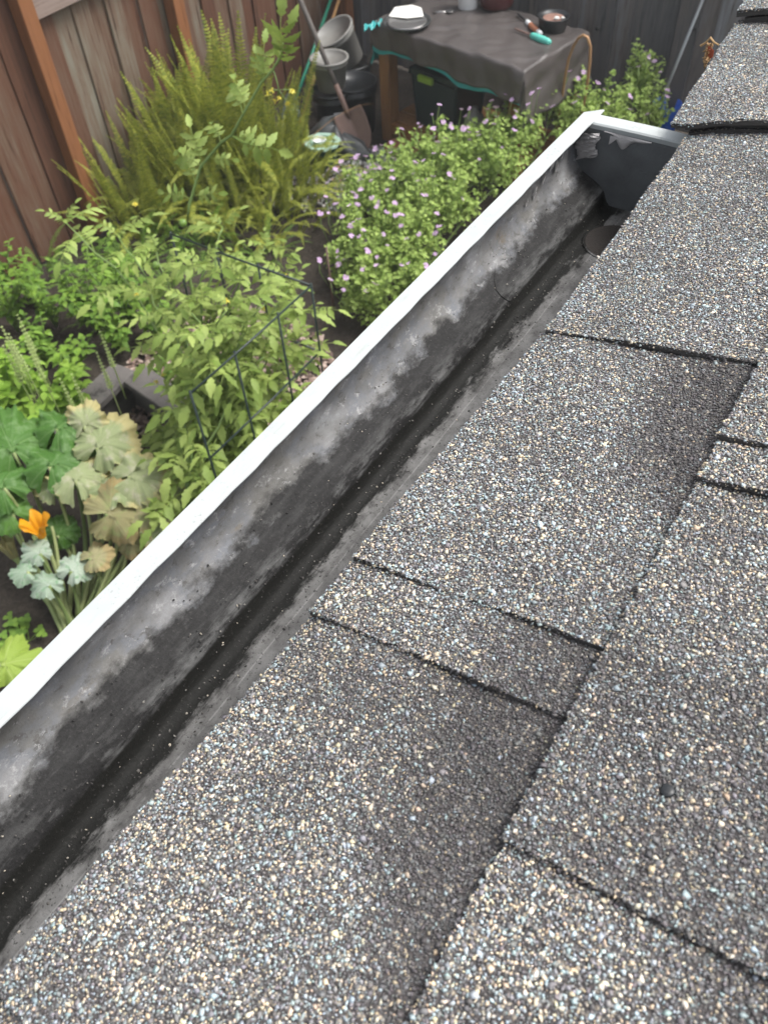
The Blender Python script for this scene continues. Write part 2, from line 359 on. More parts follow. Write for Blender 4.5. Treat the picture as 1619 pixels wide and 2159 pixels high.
M['steel'] = plain('dull_steel', (0.45, 0.44, 0.43), 0.35, 0.15, 20, 0.9)
M['orange'] = plain('orange_handle', (0.48, 0.19, 0.10), 0.45, 0.15, 20)
M['aqua'] = plain('aqua_grip', (0.12, 0.55, 0.45), 0.4, 0.12, 20)
M['copper'] = plain('copper_wire', (0.42, 0.24, 0.12), 0.45, 0.25, 25, 0.4)
M['blue'] = plain('bright_blue_plastic', (0.015, 0.12, 0.62), 0.4, 0.15, 20)
M['paleblue'] = plain('pale_blue_film', (0.30, 0.42, 0.47), 0.35, 0.3, 20)
M['greyrod'] = plain('galvanised_rod', (0.36, 0.38, 0.38), 0.4, 0.15, 30, 0.6)
M['cagewire'] = plain('dark_green_cage_wire', (0.014, 0.028, 0.024), 0.4, 0.2, 30)
M['dry'] = leafmat('dry_brown_plant', (0.20, 0.09, 0.035), (0.42, 0.28, 0.14), 0.8, 0.1)
M['red_dry'] = leafmat('dry_red_leaf', (0.25, 0.05, 0.025), (0.32, 0.08, 0.035), 0.7, 0.1)
M['siding'] = plain('house_siding', (0.50, 0.47, 0.42), 0.7, 0.1, 4)
M['fascia'] = plain('painted_fascia', (0.55, 0.55, 0.53), 0.6, 0.1, 10)
M['tomato_leaf'] = leafmat('tomato_leaf', (0.14, 0.23, 0.035), (0.36, 0.45, 0.12), 0.55, 0.3)
M['stem'] = leafmat('green_stem', (0.14, 0.24, 0.06), (0.24, 0.33, 0.11), 0.55, 0.1)
M['fern'] = leafmat('fern_frond', (0.085, 0.15, 0.02), (0.42, 0.43, 0.07), 0.55, 0.3)
M['fernbright'] = leafmat('fresh_fern_frond', (0.08, 0.20, 0.02), (0.20, 0.34, 0.045), 0.55, 0.3)
M['ger_leaf'] = leafmat('geranium_leaf', (0.165, 0.27, 0.045), (0.42, 0.54, 0.15), 0.65, 0.28)
M['herb'] = leafmat('dark_herb_leaf', (0.075, 0.17, 0.025), (0.21, 0.34, 0.05), 0.5, 0.28)
M['basil'] = leafmat('basil_leaf', (0.17, 0.34, 0.03), (0.36, 0.54, 0.09), 0.5, 0.35)
M['spike'] = leafmat('basil_flower_spike', (0.30, 0.42, 0.10), (0.55, 0.62, 0.30), 0.6, 0.3)
M['zuc'] = leafmat('squash_leaf', (0.055, 0.15, 0.025), (0.12, 0.26, 0.045), 0.55, 0.32, 6, ((0.17, 0.29, 0.11), 8), vein=(0.24, 0.38, 0.14))
M['zucpale'] = leafmat('mildewed_squash_leaf', (0.20, 0.27, 0.11), (0.33, 0.37, 0.19), 0.7, 0.25, 5, ((0.44, 0.43, 0.30), 6), vein=(0.40, 0.42, 0.25), rim=((0.46, 0.41, 0.19), .40))
M['zuctan'] = leafmat('withered_squash_leaf', (0.25, 0.23, 0.10), (0.36, 0.33, 0.18), 0.75, 0.25, 5, ((0.27, 0.31, 0.12), 6), vein=(0.42, 0.40, 0.23), rim=((0.36, 0.28, 0.13), .38))
M['zucwhite'] = leafmat('silvery_squash_leaf', (0.24, 0.33, 0.23), (0.40, 0.47, 0.38), 0.7, 0.2, 5, ((0.18, 0.32, 0.18), 6), vein=(0.60, 0.66, 0.58))
M['yellowleaf'] = leafmat('yellow_green_leaf', (0.28, 0.42, 0.06), (0.42, 0.52, 0.12), 0.5, 0.35, vein=(0.55, 0.62, 0.25))
M['stalk'] = leafmat('squash_stalk', (0.16, 0.24, 0.07), (0.34, 0.38, 0.17), 0.55, 0.1)
M['zflower'] = leafmat('squash_blossom', (0.72, 0.30, 0.008), (0.82, 0.44, 0.02), 0.5, 0.3)
M['pink'] = leafmat('lilac_pink_petals', (0.55, 0.32, 0.60), (0.80, 0.62, 0.82), 0.6, 0.3)
M['yellow'] = leafmat('yellow_petals', (0.72, 0.60, 0.05), (0.85, 0.75, 0.15), 0.55, 0.3)
M['greenfruit'] = plain('green_tomato_skin', (0.16, 0.27, 0.05), 0.3, 0.15, 20)
M['redfruit'] = plain('ripe_tomato_skin', (0.62, 0.10, 0.03), 0.3, 0.15, 20)
def stonemat(name, stops):
    t = NT(name); ge = t.n('NewGeometry'); c = t.ramp(ge.outputs['Random Per Island'], stops)
    return t.done(t.bsdf(c, 0.85, 0, t.bump(t.noise(t.coords(), 90, 3), 0.4, 0.004), 0.3))
M['gravel'] = stonemat('pale_gravel', [(0, (0.10, 0.095, 0.09)), (0.5, (0.26, 0.255, 0.25)), (0.85, (0.42, 0.42, 0.41)), (1, (0.36, 0.20, 0.12))])
M['chips'] = stonemat('wood_chips', [(0, (0.07, 0.05, 0.04)), (0.5, (0.22, 0.15, 0.12)), (1, (0.42, 0.33, 0.28))])
M['grit'] = stonemat('washed_grit', [(0, (0.02, 0.02, 0.02)), (0.7, (0.08, 0.075, 0.07)), (0.92, (0.22, 0.21, 0.19)), (1, (0.5, 0.44, 0.35))])

# ================================================================ GROUND
g = MB()
def groundfn(a, b):
    x = -40 + 80 * a; y = -40 + 80 * b; return (x, y, 0)
g.grid(groundfn, 4, 4)
o = g.build('ground', M['soil']); o['kind'] = 'structure'
def hn(x, y): return 0.5 * math.sin(x * 3.1 + 1.3 * math.sin(y * 2.3)) + 0.5 * math.sin(y * 4.3 + 1.7 * math.sin(x * 2.9))
# crumbly planting bed laid over the flat ground
g = MB()
g.grid(lambda a, b: (lerp(-4.15, -0.9, a), lerp(-0.3, 5.7, b), 0.012 + 0.012 * hn(lerp(-4.15, -0.9, a) * 3, lerp(-.3, 5.7, b) * 3) + U(0, 0.012)), 90, 150)
o = g.build('soil', M['soil'], smooth=True); o['kind'] = 'structure'

def pebbles(name, m, n, fn, smin, smax, flat, label, cat):
    g = MB()
    ico = [(0, 0, 1), (1, 0, 0.1), (0.2, 1, -0.1), (-0.9, 0.4, 0.1), (-0.5, -0.9, 0), (0.5, -0.8, 0.15), (0, 0, -1)]
    F = [(0, 1, 2), (0, 2, 3), (0, 3, 4), (0, 4, 5), (0, 5, 1), (6, 2, 1), (6, 3, 2), (6, 4, 3), (6, 5, 4), (6, 1, 5)]
    for _ in range(n):
        p = Vector(fn()); s = U(smin, smax); R = Euler((U(-.5, .5), U(-.5, .5), U(0, 6.3))).to_matrix(); e = Vector((U(.7, 1.5), U(.6, 1.1), flat))
        g.add([R @ Vector((v[0] * e.x * U(.8, 1.2), v[1] * e.y * U(.8, 1.2), v[2] * e.z)) * s + p for v in ico], F)
    o = g.build(name, m, kind='stuff'); o['label'] = label; o['category'] = cat; return o
gc = gz(720, 385)
def gr():
    a, r = U(0, 6.283), math.sqrt(U(0, 1)); return (gc[0] + 0.62 * r * math.cos(a) + .25 * r * math.sin(a), gc[1] + 0.50 * r * math.sin(a), 0.03 + U(0, .012))
pebbles('gravel', M['gravel'], 2600, gr, 0.006, 0.017, 0.7, 'pale grey gravel on the path in front of the table', 'gravel')
wc = gz(480, 800)
def wr():
    a, r = U(0, 6.283), math.sqrt(U(0, 1)); return (wc[0] + 0.55 * r * math.cos(a), wc[1] + 0.55 * r * math.sin(a), 0.03 + U(0, .012))
pebbles('wood_chips', M['chips'], 2600, wr, 0.008, 0.022, 0.35, 'pinkish wood chip mulch on the soil under the tomato cage', 'mulch')

# ================================================================ HOUSE ROOF
PIT = 0.20478; UV = np.array([math.cos(PIT), 0, math.sin(PIT)]); NV = np.array([-math.sin(PIT), 0, math.cos(PIT)])
DPL, EU = 0.3140422, -0.2365
def RP(u, y, w=0.0): return CAM + UV * (EU + u) + np.array([0, 1, 0]) * y + NV * (w - DPL)
E0 = RP(0, 0); xE, zE = float(E0[0]), float(E0[2])

house = thing('house', 'low pitched house roof of grey granule shingles above the gutter', 'house', (xE + 0.6, 0.3, 0))
g = MB()
def slab(u0, u1, y0, y1, w0, w1):
    P = [RP(u, y, w) for u in (u0, u1) for y in (y0, y1) for w in (w0, w1)]
    return P, [(0, 1, 3, 2), (4, 6, 7, 5), (0, 4, 5, 1), (2, 3, 7, 6), (0, 2, 6, 4), (1, 5, 7, 3)]
g.add(*slab(0.03, 2.5, -1.2, 2.6, -0.016, -0.003)); g.build('roof_deck', M['greywood'], house)
g = MB(); g.box((xE + 0.035, 0.7, zE - 0.085), (0.022, 3.8, 0.14), bev=.002); g.build('fascia', M['fascia'], house)
g = MB(); g.box((xE + 0.23, 0.7, zE - 0.165), (0.37, 3.8, 0.012)); g.build('soffit', M['fascia'], house)
g = MB(); g.box((xE + 1.42, 0.7, (zE - 0.17) / 2), (2.0, 3.8, zE - 0.172)); g.build('wall', M['siding'], house)

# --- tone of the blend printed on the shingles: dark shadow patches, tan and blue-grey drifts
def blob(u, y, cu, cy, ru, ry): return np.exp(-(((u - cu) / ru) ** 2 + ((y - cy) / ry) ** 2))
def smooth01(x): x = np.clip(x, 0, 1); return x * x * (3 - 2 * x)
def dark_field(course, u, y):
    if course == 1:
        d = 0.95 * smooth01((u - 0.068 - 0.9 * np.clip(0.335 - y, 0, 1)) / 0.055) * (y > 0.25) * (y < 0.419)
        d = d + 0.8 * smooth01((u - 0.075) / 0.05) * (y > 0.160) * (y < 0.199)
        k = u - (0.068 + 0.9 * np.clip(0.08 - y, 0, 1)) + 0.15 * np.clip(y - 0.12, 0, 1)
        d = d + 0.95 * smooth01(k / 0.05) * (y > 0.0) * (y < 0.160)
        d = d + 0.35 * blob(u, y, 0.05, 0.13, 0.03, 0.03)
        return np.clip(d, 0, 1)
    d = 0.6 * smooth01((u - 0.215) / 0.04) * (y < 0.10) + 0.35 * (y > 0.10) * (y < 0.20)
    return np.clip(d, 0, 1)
def tan_field(course, u, y):
    if course == 1: return 0.10 * (y < 0.16) + 0.35 * blob(u, y, 0.02, 0.175, 0.05, 0.02) + 0.12 * blob(u, y, 0.02, 0.05, 0.05, 0.08)
    return 0.28 * blob(u, y, 0.165, 0.06, 0.03, 0.06) + 0.12 * blob(u, y, 0.17, 0.325, 0.06, 0.03) + 0.05
PAL = np.array([[0.138, 0.129, 0.130], [0.190, 0.179, 0.179], [0.245, 0.237, 0.236], [0.31, 0.315, 0.32],
                [0.39, 0.47, 0.49], [0.53, 0.63, 0.66], [0.74, 0.60, 0.42], [0.84, 0.75, 0.60]])
def granules(name, parent, course, fn_w, u0, u1, y0, y1, edge):
    cell = 0.00115
    nu, ny = int((u1 - u0) / cell), int((y1 - y0) / cell)
    if nu < 2 or ny < 2: return
    uu, yy = np.meshgrid(u0 + (np.arange(nu) + .5) * cell, y0 + (np.arange(ny) + .5) * cell, indexing='ij')
    u = (uu + RNG.uniform(-.62, .62, uu.shape) * cell).ravel(); y = (yy + RNG.uniform(-.62, .62, uu.shape) * cell).ravel()
    keep = (u > edge(y) - 0.0004) & (u < u1)
    u, y = u[keep], y[keep]; w = fn_w(u, y)
    ne = int((u1 - u0) / 0.0005); ue = RNG.uniform(u0, u1, ne); ye_ = y0 + RNG.uniform(-.0008, .0006, ne); ke = ue > edge(ye_)
    nb = int((y1 - y0) / 0.0006); yb = RNG.uniform(y0, y1, nb); ub = edge(yb) - RNG.uniform(-.0004, .0010, nb)
    we = fn_w(ue, np.full(ne, y0)) - RNG.uniform(0, .0022, ne) * (ye_ < y0); wb = fn_w(ub, yb) - RNG.uniform(0, .0016, nb)
    u = np.concatenate([u, ue[ke], ub]); y = np.concatenate([y, ye_[ke], yb]); w = np.concatenate([w, we[ke], wb])
    P = CAM + np.outer(EU + u, UV) + np.outer(y, [0, 1, 0]) + np.outer(w - DPL, NV)
    px, py, dz = pix(P); vis = (px > -110) & (px < 1730) & (py > -90) & (py < 2260) & (dz > 0.05)
    u, y, P = u[vis], y[vis], P[vis]; n = len(u)
    if n == 0: return
    r = 0.00055 * RNG.lognormal(0, 0.38, n); r = np.clip(r, 0.0003, 0.0016)
    base = np.array([[1, 0, 0], [0, 1, 0], [-1, 0, 0], [0, -1, 0], [.25, .2, 1], [-.2, -.1, -1]], float)
    V = base[None] * np.stack([r * RNG.uniform(.85, 1.6, n), r * RNG.uniform(.7, 1.1, n), r * RNG.uniform(.32, .62, n)], 1)[:, None, :]
    V = V + RNG.uniform(-.3, .3, V.shape) * r[:, None, None]
    a = RNG.uniform(0, 6.283, n); ta = RNG.normal(0, .35, n).clip(-.9, .9); tb = RNG.normal(0, .35, n).clip(-.9, .9)
    x0 = V[..., 0] * np.cos(a)[:, None] - V[..., 1] * np.sin(a)[:, None]; y0_ = V[..., 0] * np.sin(a)[:, None] + V[..., 1] * np.cos(a)[:, None]
    z0 = V[..., 2] + x0 * np.tan(ta)[:, None] * .5 + y0_ * np.tan(tb)[:, None] * .5
    W = x0[..., None] * UV + y0_[..., None] * np.array([0, 1., 0]) + z0[..., None] * NV + (P + np.outer(r * 0.15, NV))[:, None, :]
    W = W - np.array(worldloc(parent))
    ff = np.array([[0, 1, 4], [1, 2, 4], [2, 3, 4], [3, 0, 4], [1, 0, 5], [2, 1, 5], [3, 2, 5], [0, 3, 5]])
    F = (ff[None] + 6 * np.arange(n)[:, None, None]).reshape(-1)
    me = bpy.data.meshes.new(name); me.vertices.add(6 * n); me.vertices.foreach_set('co', W.reshape(-1).astype(np.float32))
    me.loops.add(24 * n); me.loops.foreach_set('vertex_index', F.astype(np.int32)); me.polygons.add(8 * n)
    me.polygons.foreach_set('loop_start', np.arange(0, 24 * n, 3, dtype=np.int32)); me.polygons.foreach_set('loop_total', np.full(8 * n, 3, np.int32))
    me.update(calc_edges=True)
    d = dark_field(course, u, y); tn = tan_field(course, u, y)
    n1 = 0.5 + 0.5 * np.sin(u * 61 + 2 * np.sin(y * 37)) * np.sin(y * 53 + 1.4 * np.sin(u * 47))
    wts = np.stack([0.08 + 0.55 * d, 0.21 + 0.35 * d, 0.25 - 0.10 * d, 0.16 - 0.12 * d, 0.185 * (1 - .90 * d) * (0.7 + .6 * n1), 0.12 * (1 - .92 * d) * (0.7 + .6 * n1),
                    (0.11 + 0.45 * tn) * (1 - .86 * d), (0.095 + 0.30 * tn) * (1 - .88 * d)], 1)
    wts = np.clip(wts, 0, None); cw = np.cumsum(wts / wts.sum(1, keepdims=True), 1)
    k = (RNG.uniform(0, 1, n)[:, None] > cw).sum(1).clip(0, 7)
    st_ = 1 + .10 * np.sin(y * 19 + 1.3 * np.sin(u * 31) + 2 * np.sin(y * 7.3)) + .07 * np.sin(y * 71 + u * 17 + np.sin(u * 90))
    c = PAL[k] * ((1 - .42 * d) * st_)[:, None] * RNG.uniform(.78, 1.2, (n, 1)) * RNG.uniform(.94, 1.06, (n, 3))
    ca = me.color_attributes.new('Col', 'FLOAT_COLOR', 'POINT')
    c4 = np.concatenate([np.repeat(c, 6, 0), np.ones((6 * n, 1))], 1); ca.data.foreach_set('color', c4.reshape(-1).astype(np.float32))
    me.materials.append(M['granules'])
    ob = bpy.data.objects.new('granules', me); COL.objects.link(ob); ob.parent = parent; ob['kind'] = 'stuff'
    return n

NGRAN = 0
def shingle(course, u0, u1, y0, y1, base, lift, e0=0.0, e1=0.0, thick=0.0034, grains=True, under=0.012, ug1=None):
    """one laminated tab: its near edge stands proud and its far end dips under the next tab; e0/e1 skew the lower edge"""
    global NGRAN
    ph = U(0, 6); ph2 = U(0, 6)
    def edge(y):
        t = (y - y0) / (y1 - y0)
        return u0 + e0 + (e1 - e0) * t + 0.0005 * np.sin(y * 60 + ph) + 0.0004 * np.sin(y * 431 + ph2) + 0.0004 * np.sin(y * 1170 + ph)
    def ys(u): return y0 + 0.0006 * math.sin(u * 70 + ph2) + 0.0003 * math.sin(u * 513 + ph) + 0.0003 * math.sin(u * 1310 + ph)
    def fw(u, y):
        t = (y - y0) / (y1 - y0)
        return base + lift * (1 - t) + 0.0007 * np.sin(u * 60 + y * 23 + ph) - 0.0025 * np.clip((0.02 - (u - u0)) / 0.02, 0, 1) ** 2 * (course == 1)
    nu, ny = 34, max(6, int((y1 - y0) / 0.006)); g = MB(); V = []
    for k, dw in ((0, 0.0), (1, -thick)):
        for i in range(nu + 1):
            for j in range(ny + 1):
                tj = j / ny; y = lerp(y0, y1 + under, tj); e = float(edge(y)); u = lerp(e, u1, i / nu)
                yy = y if j else ys(u)
                V.append(RP(u, yy, float(fw(u, y)) + dw - 0.0003))
    n1 = (nu + 1) * (ny + 1); F = []
    ix = lambda k, i, j: k * n1 + i * (ny + 1) + j
    for i in range(nu):
        for j in range(ny):
            F.append((ix(0, i, j), ix(0, i + 1, j), ix(0, i + 1, j + 1), ix(0, i, j + 1))); F.append((ix(1, i, j), ix(1, i, j + 1), ix(1, i + 1, j + 1), ix(1, i + 1, j)))
    nt = len(F)
    for i in range(nu):
        F.append((ix(0, i, 0), ix(1, i, 0), ix(1, i + 1, 0), ix(0, i + 1, 0))); F.append((ix(0, i, ny), ix(0, i + 1, ny), ix(1, i + 1, ny), ix(1, i, ny)))
    for j in range(ny):
        F.append((ix(0, 0, j), ix(0, 0, j + 1), ix(1, 0, j + 1), ix(1, 0, j))); F.append((ix(0, nu, j), ix(1, nu, j), ix(1, nu, j + 1), ix(0, nu, j + 1)))
    g.add(V, F); o = g.build('shingle', M['shingle'], house)
    o.data.materials.append(M['tar'])
    for pi in range(nt, len(F)): o.data.polygons[pi].material_index = 1
    if grains:
        r = granules('granules', o, course, lambda u, y: fw(u, y), u0 + min(e0, e1) - .003, ug1 or u1, y0, y1, edge); NGRAN += r or 0
    return o

# first course (its lower edge hangs over the gutter)
shingle(1, 0, 0.26, -0.45, -0.0410, 0.0004, 0.0020, -0.004, 0.0, ug1=0.150)
shingle(1, 0, 0.26, -0.0410, 0.1605, 0.0006, 0.0022, -0.005, 0.002, ug1=0.150)
shingle(1, 0, 0.26, 0.1605, 0.1992, 0.0018, 0.0018, 0.001, 0.001, ug1=0.150)
shingle(1, 0, 0.26, 0.1992, 0.4175, 0.0012, 0.0027, 0.001, 0.005, ug1=0.150)
shingle(1, 0, 0.26, 0.4175, 0.7250, 0.0014, 0.0030, 0.008, -0.007, ug1=0.150)
# second course
for (a, b, ba, li) in ((-0.45, 0.1015, 0.0052, 0.0015), (0.1015, 0.312, 0.0050, 0.0032), (0.312, 0.345, 0.0058, 0.0028), (0.345, 0.730, 0.0052, 0.0034)):
    shingle(2, 0.143, 0.36, a, b, ba, li, 0.0, 0.001)
# third course
for (a, b) in ((-0.45, 0.18), (0.18, 0.40), (0.40, 0.75)): shingle(3, 0.286, 0.52, a, b, 0.0095, 0.003, grains=False)
# the roof steps up past the end of the gutter: doubled starter strips under a proud tab
for k, (w, de) in enumerate(((0.0020, 0.010), (0.0062, 0.006))): shingle(1, 0, 0.28, 0.728 + .004 * k, 1.02, w, 0.0008, -0.018 + de, -0.035 + de, 0.0040, grains=False)
shingle(1, 0, 0.30, 0.7235, 0.966, 0.0102, 0.0018, -0.022, -0.044, 0.0038, ug1=0.034)
shingle(2, 0.032, 0.34, 0.7245, 0.966, 0.0118, 0.0016, 0.0, -0.008, 0.0020)
shingle(1, 0, 0.34, 0.968, 1.30, 0.0210, 0.0018, -0.044, -0.060, 0.0060)
shingle(1, 0, 0.34, 0.972, 1.30, 0.0140, 0.0010, -0.036, -0.052, 0.0060, grains=False)

# ================================================================ RAIN GUTTER
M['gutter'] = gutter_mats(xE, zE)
GY0, GY1 = -0.65, 0.748
gut = thing('rain_gutter', 'dirty emptied rain gutter with white lip running along the roof edge', 'gutter', (xE - 0.05, 0.05, zE - 0.1))
def G(x, z): return (xE + x, zE + z)
prof = [(-0.1150, -0.0275), (-0.1155, -0.036), (-0.1156, -0.046), (-0.1150, -0.054), (-0.1130, -0.0605), (-0.1090, -0.0662), (-0.1035, -0.0705), (-0.0970, -0.0738), (-0.0905, -0.0768), (-0.0850, -0.0800),
        (-0.0808, -0.0836), (-0.0782, -0.0872), (-0.0768, -0.0905), (-0.0748, -0.0948), (-0.0715, -0.0985), (-0.0660, -0.0988), (-0.056, -0.0986), (-0.045, -0.0983), (-0.030, -0.0984), (-0.010, -0.0984), (0.010, -0.0984), (0.0195, -0.0980), (0.0210, -0.094), (0.0215, -0.06), (0.0215, -0.020)]
ny = 120; g = MB(); V = []; F = []; k = len(prof); Tn = 0.0009
def nrm(i):
    a = prof[max(i - 1, 0)]; b = prof[min(i + 1, k - 1)]; dx, dz = b[0] - a[0], b[1] - a[1]; L = math.hypot(dx, dz); return (dz / L, -dx / L)
def dent(y, i):
    t = i / k; return 0.0010 * math.sin(y * 9 + t * 3) + 0.0006 * math.sin(y * 31 + 5 * t)
for lay in (0, 1):
    for j in range(ny + 1):
        y = lerp(GY0, GY1, j / ny)
        for i, (x, z) in enumerate(prof):
            nx, nz = nrm(i); off = -Tn * lay * -1; dd = dent(y, i) * (0.3 + 0.7 * (i < 12))
            V.append((xE + x + nx * (off + dd * .6), y, zE + z + nz * (off + dd * .6)))
S = (ny + 1) * k
for j in range(ny):
    for i in range(k - 1):
        a = j * k + i; F.append((a, a + k, a + k + 1, a + 1)); F.append((S + a, S + a + 1, S + a + k + 1, S + a + k))
for i in range(k - 1):
    for j in (0, ny): a = j * k + i; F.append((a, a + 1, S + a + 1, S + a))
for j in range(ny):
    for i in (0, k - 1): a = j * k + i; F.append((a, a + k, S + a + k, S + a))
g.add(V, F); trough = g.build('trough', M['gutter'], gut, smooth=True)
# folded white lip: a hollow hem with softly rounded corners
lp = [(-0.1172, -0.034), (-0.1180, -0.0275), (-0.1179, -0.0232), (-0.1170, -0.0217), (-0.113, -0.0211), (-0.107, -0.0203), (-0.1030, -0.0197), (-0.1008, -0.0199), (-0.1004, -0.0208), (-0.1012, -0.0222), (-0.1045, -0.0268), (-0.1100, -0.0276), (-0.1146, -0.0280), (-0.1160, -0.0320)]
g = MB(); V = []; n = len(lp); nL = 140
for j in range(nL + 1):
    y = lerp(GY0, 0.762, j / nL)
    for i, (x, z) in enumerate(lp):
        wv = 0.0006 * math.sin(y * 13 + .4) + 0.0003 * math.sin(y * 47 + 1) - 0.0007 * math.exp(-((y - .27) / .006) ** 2) - 0.0005 * math.exp(-((y - .13) / .004) ** 2)
        ext = 0.010 * (j == nL) * (x + 0.1178) / 0.017   # the mitred far end is longer on the inner side
        rag = 0.0005 * math.sin(y * 140) * math.sin(y * 33) if 7 <= i <= 10 else 0
        V.append((xE + x + wv * .5 + rag, y + ext, zE + z + wv))
F = [(j * n + i, j * n + (i + 1) % n, (j + 1) * n + (i + 1) % n, (j + 1) * n + i) for j in range(nL) for i in range(n)]
F += [tuple(range(n)), tuple(range(nL * n, nL * n + n))[::-1]]
g.add(V, F); g.build('lip', M['paint'], gut)
g = MB(); g.box((xE - 0.1188, 0.05, zE - 0.066), (0.0016, 1.39, 0.064)); g.build('front_face', M['paint'], gut)
# end cap, standing a little inside the trough's far end
g = MB(); Pc = [(x, z) for (x, z) in prof]; ye = 0.7465
V = [(xE + x * 1.001, ye, zE + z) for x, z in Pc] + [(xE + x * 1.001, ye + 0.0015, zE + z) for x, z in Pc]
F = [tuple(range(k))[::-1], tuple(range(k, 2 * k))] + [(i, i + 1, k + i + 1, k + i) for i in range(k - 1)]
g.add(V, F); cap = g.build('end_cap', M['capmetal'], gut)
g = MB(); rp = []
for j in range(25):
    t = j / 24; x = lerp(-0.1035, 0.0200, t); rp.append((x, 0.0010 * math.sin(t * 3.1)))
sec = [(0.0003, -0.0268), (-0.0010, -0.0212), (0.0004, -0.0198), (0.0070, -0.0186), (0.0135, -0.0182), (0.0146, -0.0196), (0.0140, -0.0268)]
V = [(xE + x, ye + a, zE + b + dz - .002) for (x, dz) in rp for (a, b) in sec]; ns = len(sec)
F = [(j * ns + i, j * ns + (i + 1) % ns, (j + 1) * ns + (i + 1) % ns, (j + 1) * ns + i) for j in range(24) for i in range(ns)] + [tuple(range(ns)), tuple(range(24 * ns, 25 * ns))[::-1]]
g.add(V, F); g.build('cap_rim', M['paint'], cap)
# old sealant: a wrinkled gob in the corner and a sagging skin under the rim
def gob(fn, nu, nv, name, m):
    g = MB(); g.grid(fn, nu, nv); return g.build(name, m, gut, smooth=True)
def gobf(a, b):
    x = -0.1125 + 0.020 * a + 0.002 * math.sin(b * 9); z = -0.0290 - 0.030 * b * (1 - 0.25 * a); r = 0.0045 * math.sin(math.pi * a) ** .6 * (1 - 0.75 * b) + 0.0011 * math.sin(34 * b + 5 * a) + 0.0006 * math.sin(71 * b - 9 * a)
    return (xE + x, ye - 0.0012 - r - 0.002, zE + z)
gob(gobf, 18, 46, 'sealant', M['sealant'])
def skinf(a, b):
    x = -0.088 + 0.046 * a; d = 0.0125 * math.exp(-((a - 0.42) / 0.16) ** 2) + 0.0030 * math.exp(-((a - 0.75) / .2) ** 2) + 0.0006
    return (xE + x, ye - 0.0016 - 0.0012 * math.sin(math.pi * b), zE - 0.0262 - d * b)
gob(skinf, 40, 6, 'sealant', M['sealant'])
def flapf(a, b):
    return (xE - 0.0815 + 0.009 * a * (1 - b), ye - 0.0026 - .001 * b, zE - 0.0285 - 0.0085 * b)
gob(flapf, 6, 6, 'sealant', M['sealant'])
# flaking patches of sealant on the inner wall near the cap
g = MB()
for (y, z, l, w, tl) in ((0.690, -0.034, .010, .0022, .3), (0.676, -0.038, .013, .0020, .35), (0.700, -0.042, .011, .0025, .2), (0.655, -0.047, .010, .0022, .3), (0.640, -0.052, .006, .0015, .2), (0.712, -0.038, .008, .002, .3)):
    for q in range(3):
        yy = y + U(-.003, .003); zz = z + U(-.003, .003); ll = l * U(.5, 1)
        P = [(yy, zz), (yy - w * U(.5, 1), zz - ll * .4), (yy - tl * ll, zz - ll), (yy + w * U(.4, 1), zz - ll * .5)]
        g.add([(xE - 0.1136, a, zE + b) for a, b in P] + [(xE - 0.1129, a, zE + b) for a, b in P], [(4, 5, 6, 7), (0, 3, 2, 1), (0, 1, 5, 4), (1, 2, 6, 5), (2, 3, 7, 6), (3, 0, 4, 7)])
g.build('sealant', M['sealant'], gut)
# round outlet drop with its raised ring and a flat dark disc for the hole, near the far end
oc = gz(1298, 512, zE - 0.0984); oy, ox = float(oc[1]), float(oc[0]) - xE
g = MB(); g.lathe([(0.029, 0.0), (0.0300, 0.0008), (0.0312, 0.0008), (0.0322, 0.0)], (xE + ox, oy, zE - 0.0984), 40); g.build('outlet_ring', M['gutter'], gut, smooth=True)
g = MB(); g.lathe([(0.0, 0.0002), (0.029, 0.0004)], (xE + ox, oy, zE - 0.0981), 40); g.build('outlet_disc', M['outletdark'], gut)
# lap joint: the far length of trough sits inside the near one; its curved end shows as a pale bead
g = MB(); pts = []
for i, xt in ((6, 1044), (7, 1041), (8, 1045), (9, 1055), (10, 1066), (11, 1076)):
    lo_, hi_ = 0.2, 0.7                                   # slide along the trough until the point falls where the seam shows
    for _ in range(30):
        ym_ = (lo_ + hi_) / 2; xx_ = pix((xE + prof[i][0], ym_, zE + prof[i][1]))[0]
        lo_, hi_ = (ym_, hi_) if xx_ < xt else (lo_, ym_)
    nx, nz = nrm(i); pts.append((xE + prof[i][0] - nx * .0006, ym_, zE + prof[i][1] - nz * .0006))
g.tube(pts, [0.0002 + 0.0004 * math.sin(i * .6) ** 2 for i in range(len(pts))], 6); g.build('lap_seam', M['gutter'], gut, smooth=True)
# washed-down grit lying in the channel
def grit():
    y = U(-0.05, 0.72); a = random.random()
    if a < 0.55: return (xE - 0.0715 + abs(random.gauss(0, 0.010)), y, zE - 0.0982)
    i = random.randint(5, 12); x0, z0 = prof[i]; x1, z1 = prof[i + 1]; t = random.random(); return (xE + lerp(x0, x1, t) + .0003, y, zE + lerp(z0, z1, t) + .0005)
gg = pebbles('washed_grit', M['grit'], 900, grit, 0.0003, 0.0009, 0.8, 'fine loose grit lying in the gutter channel', 'grit')
gg.parent = None
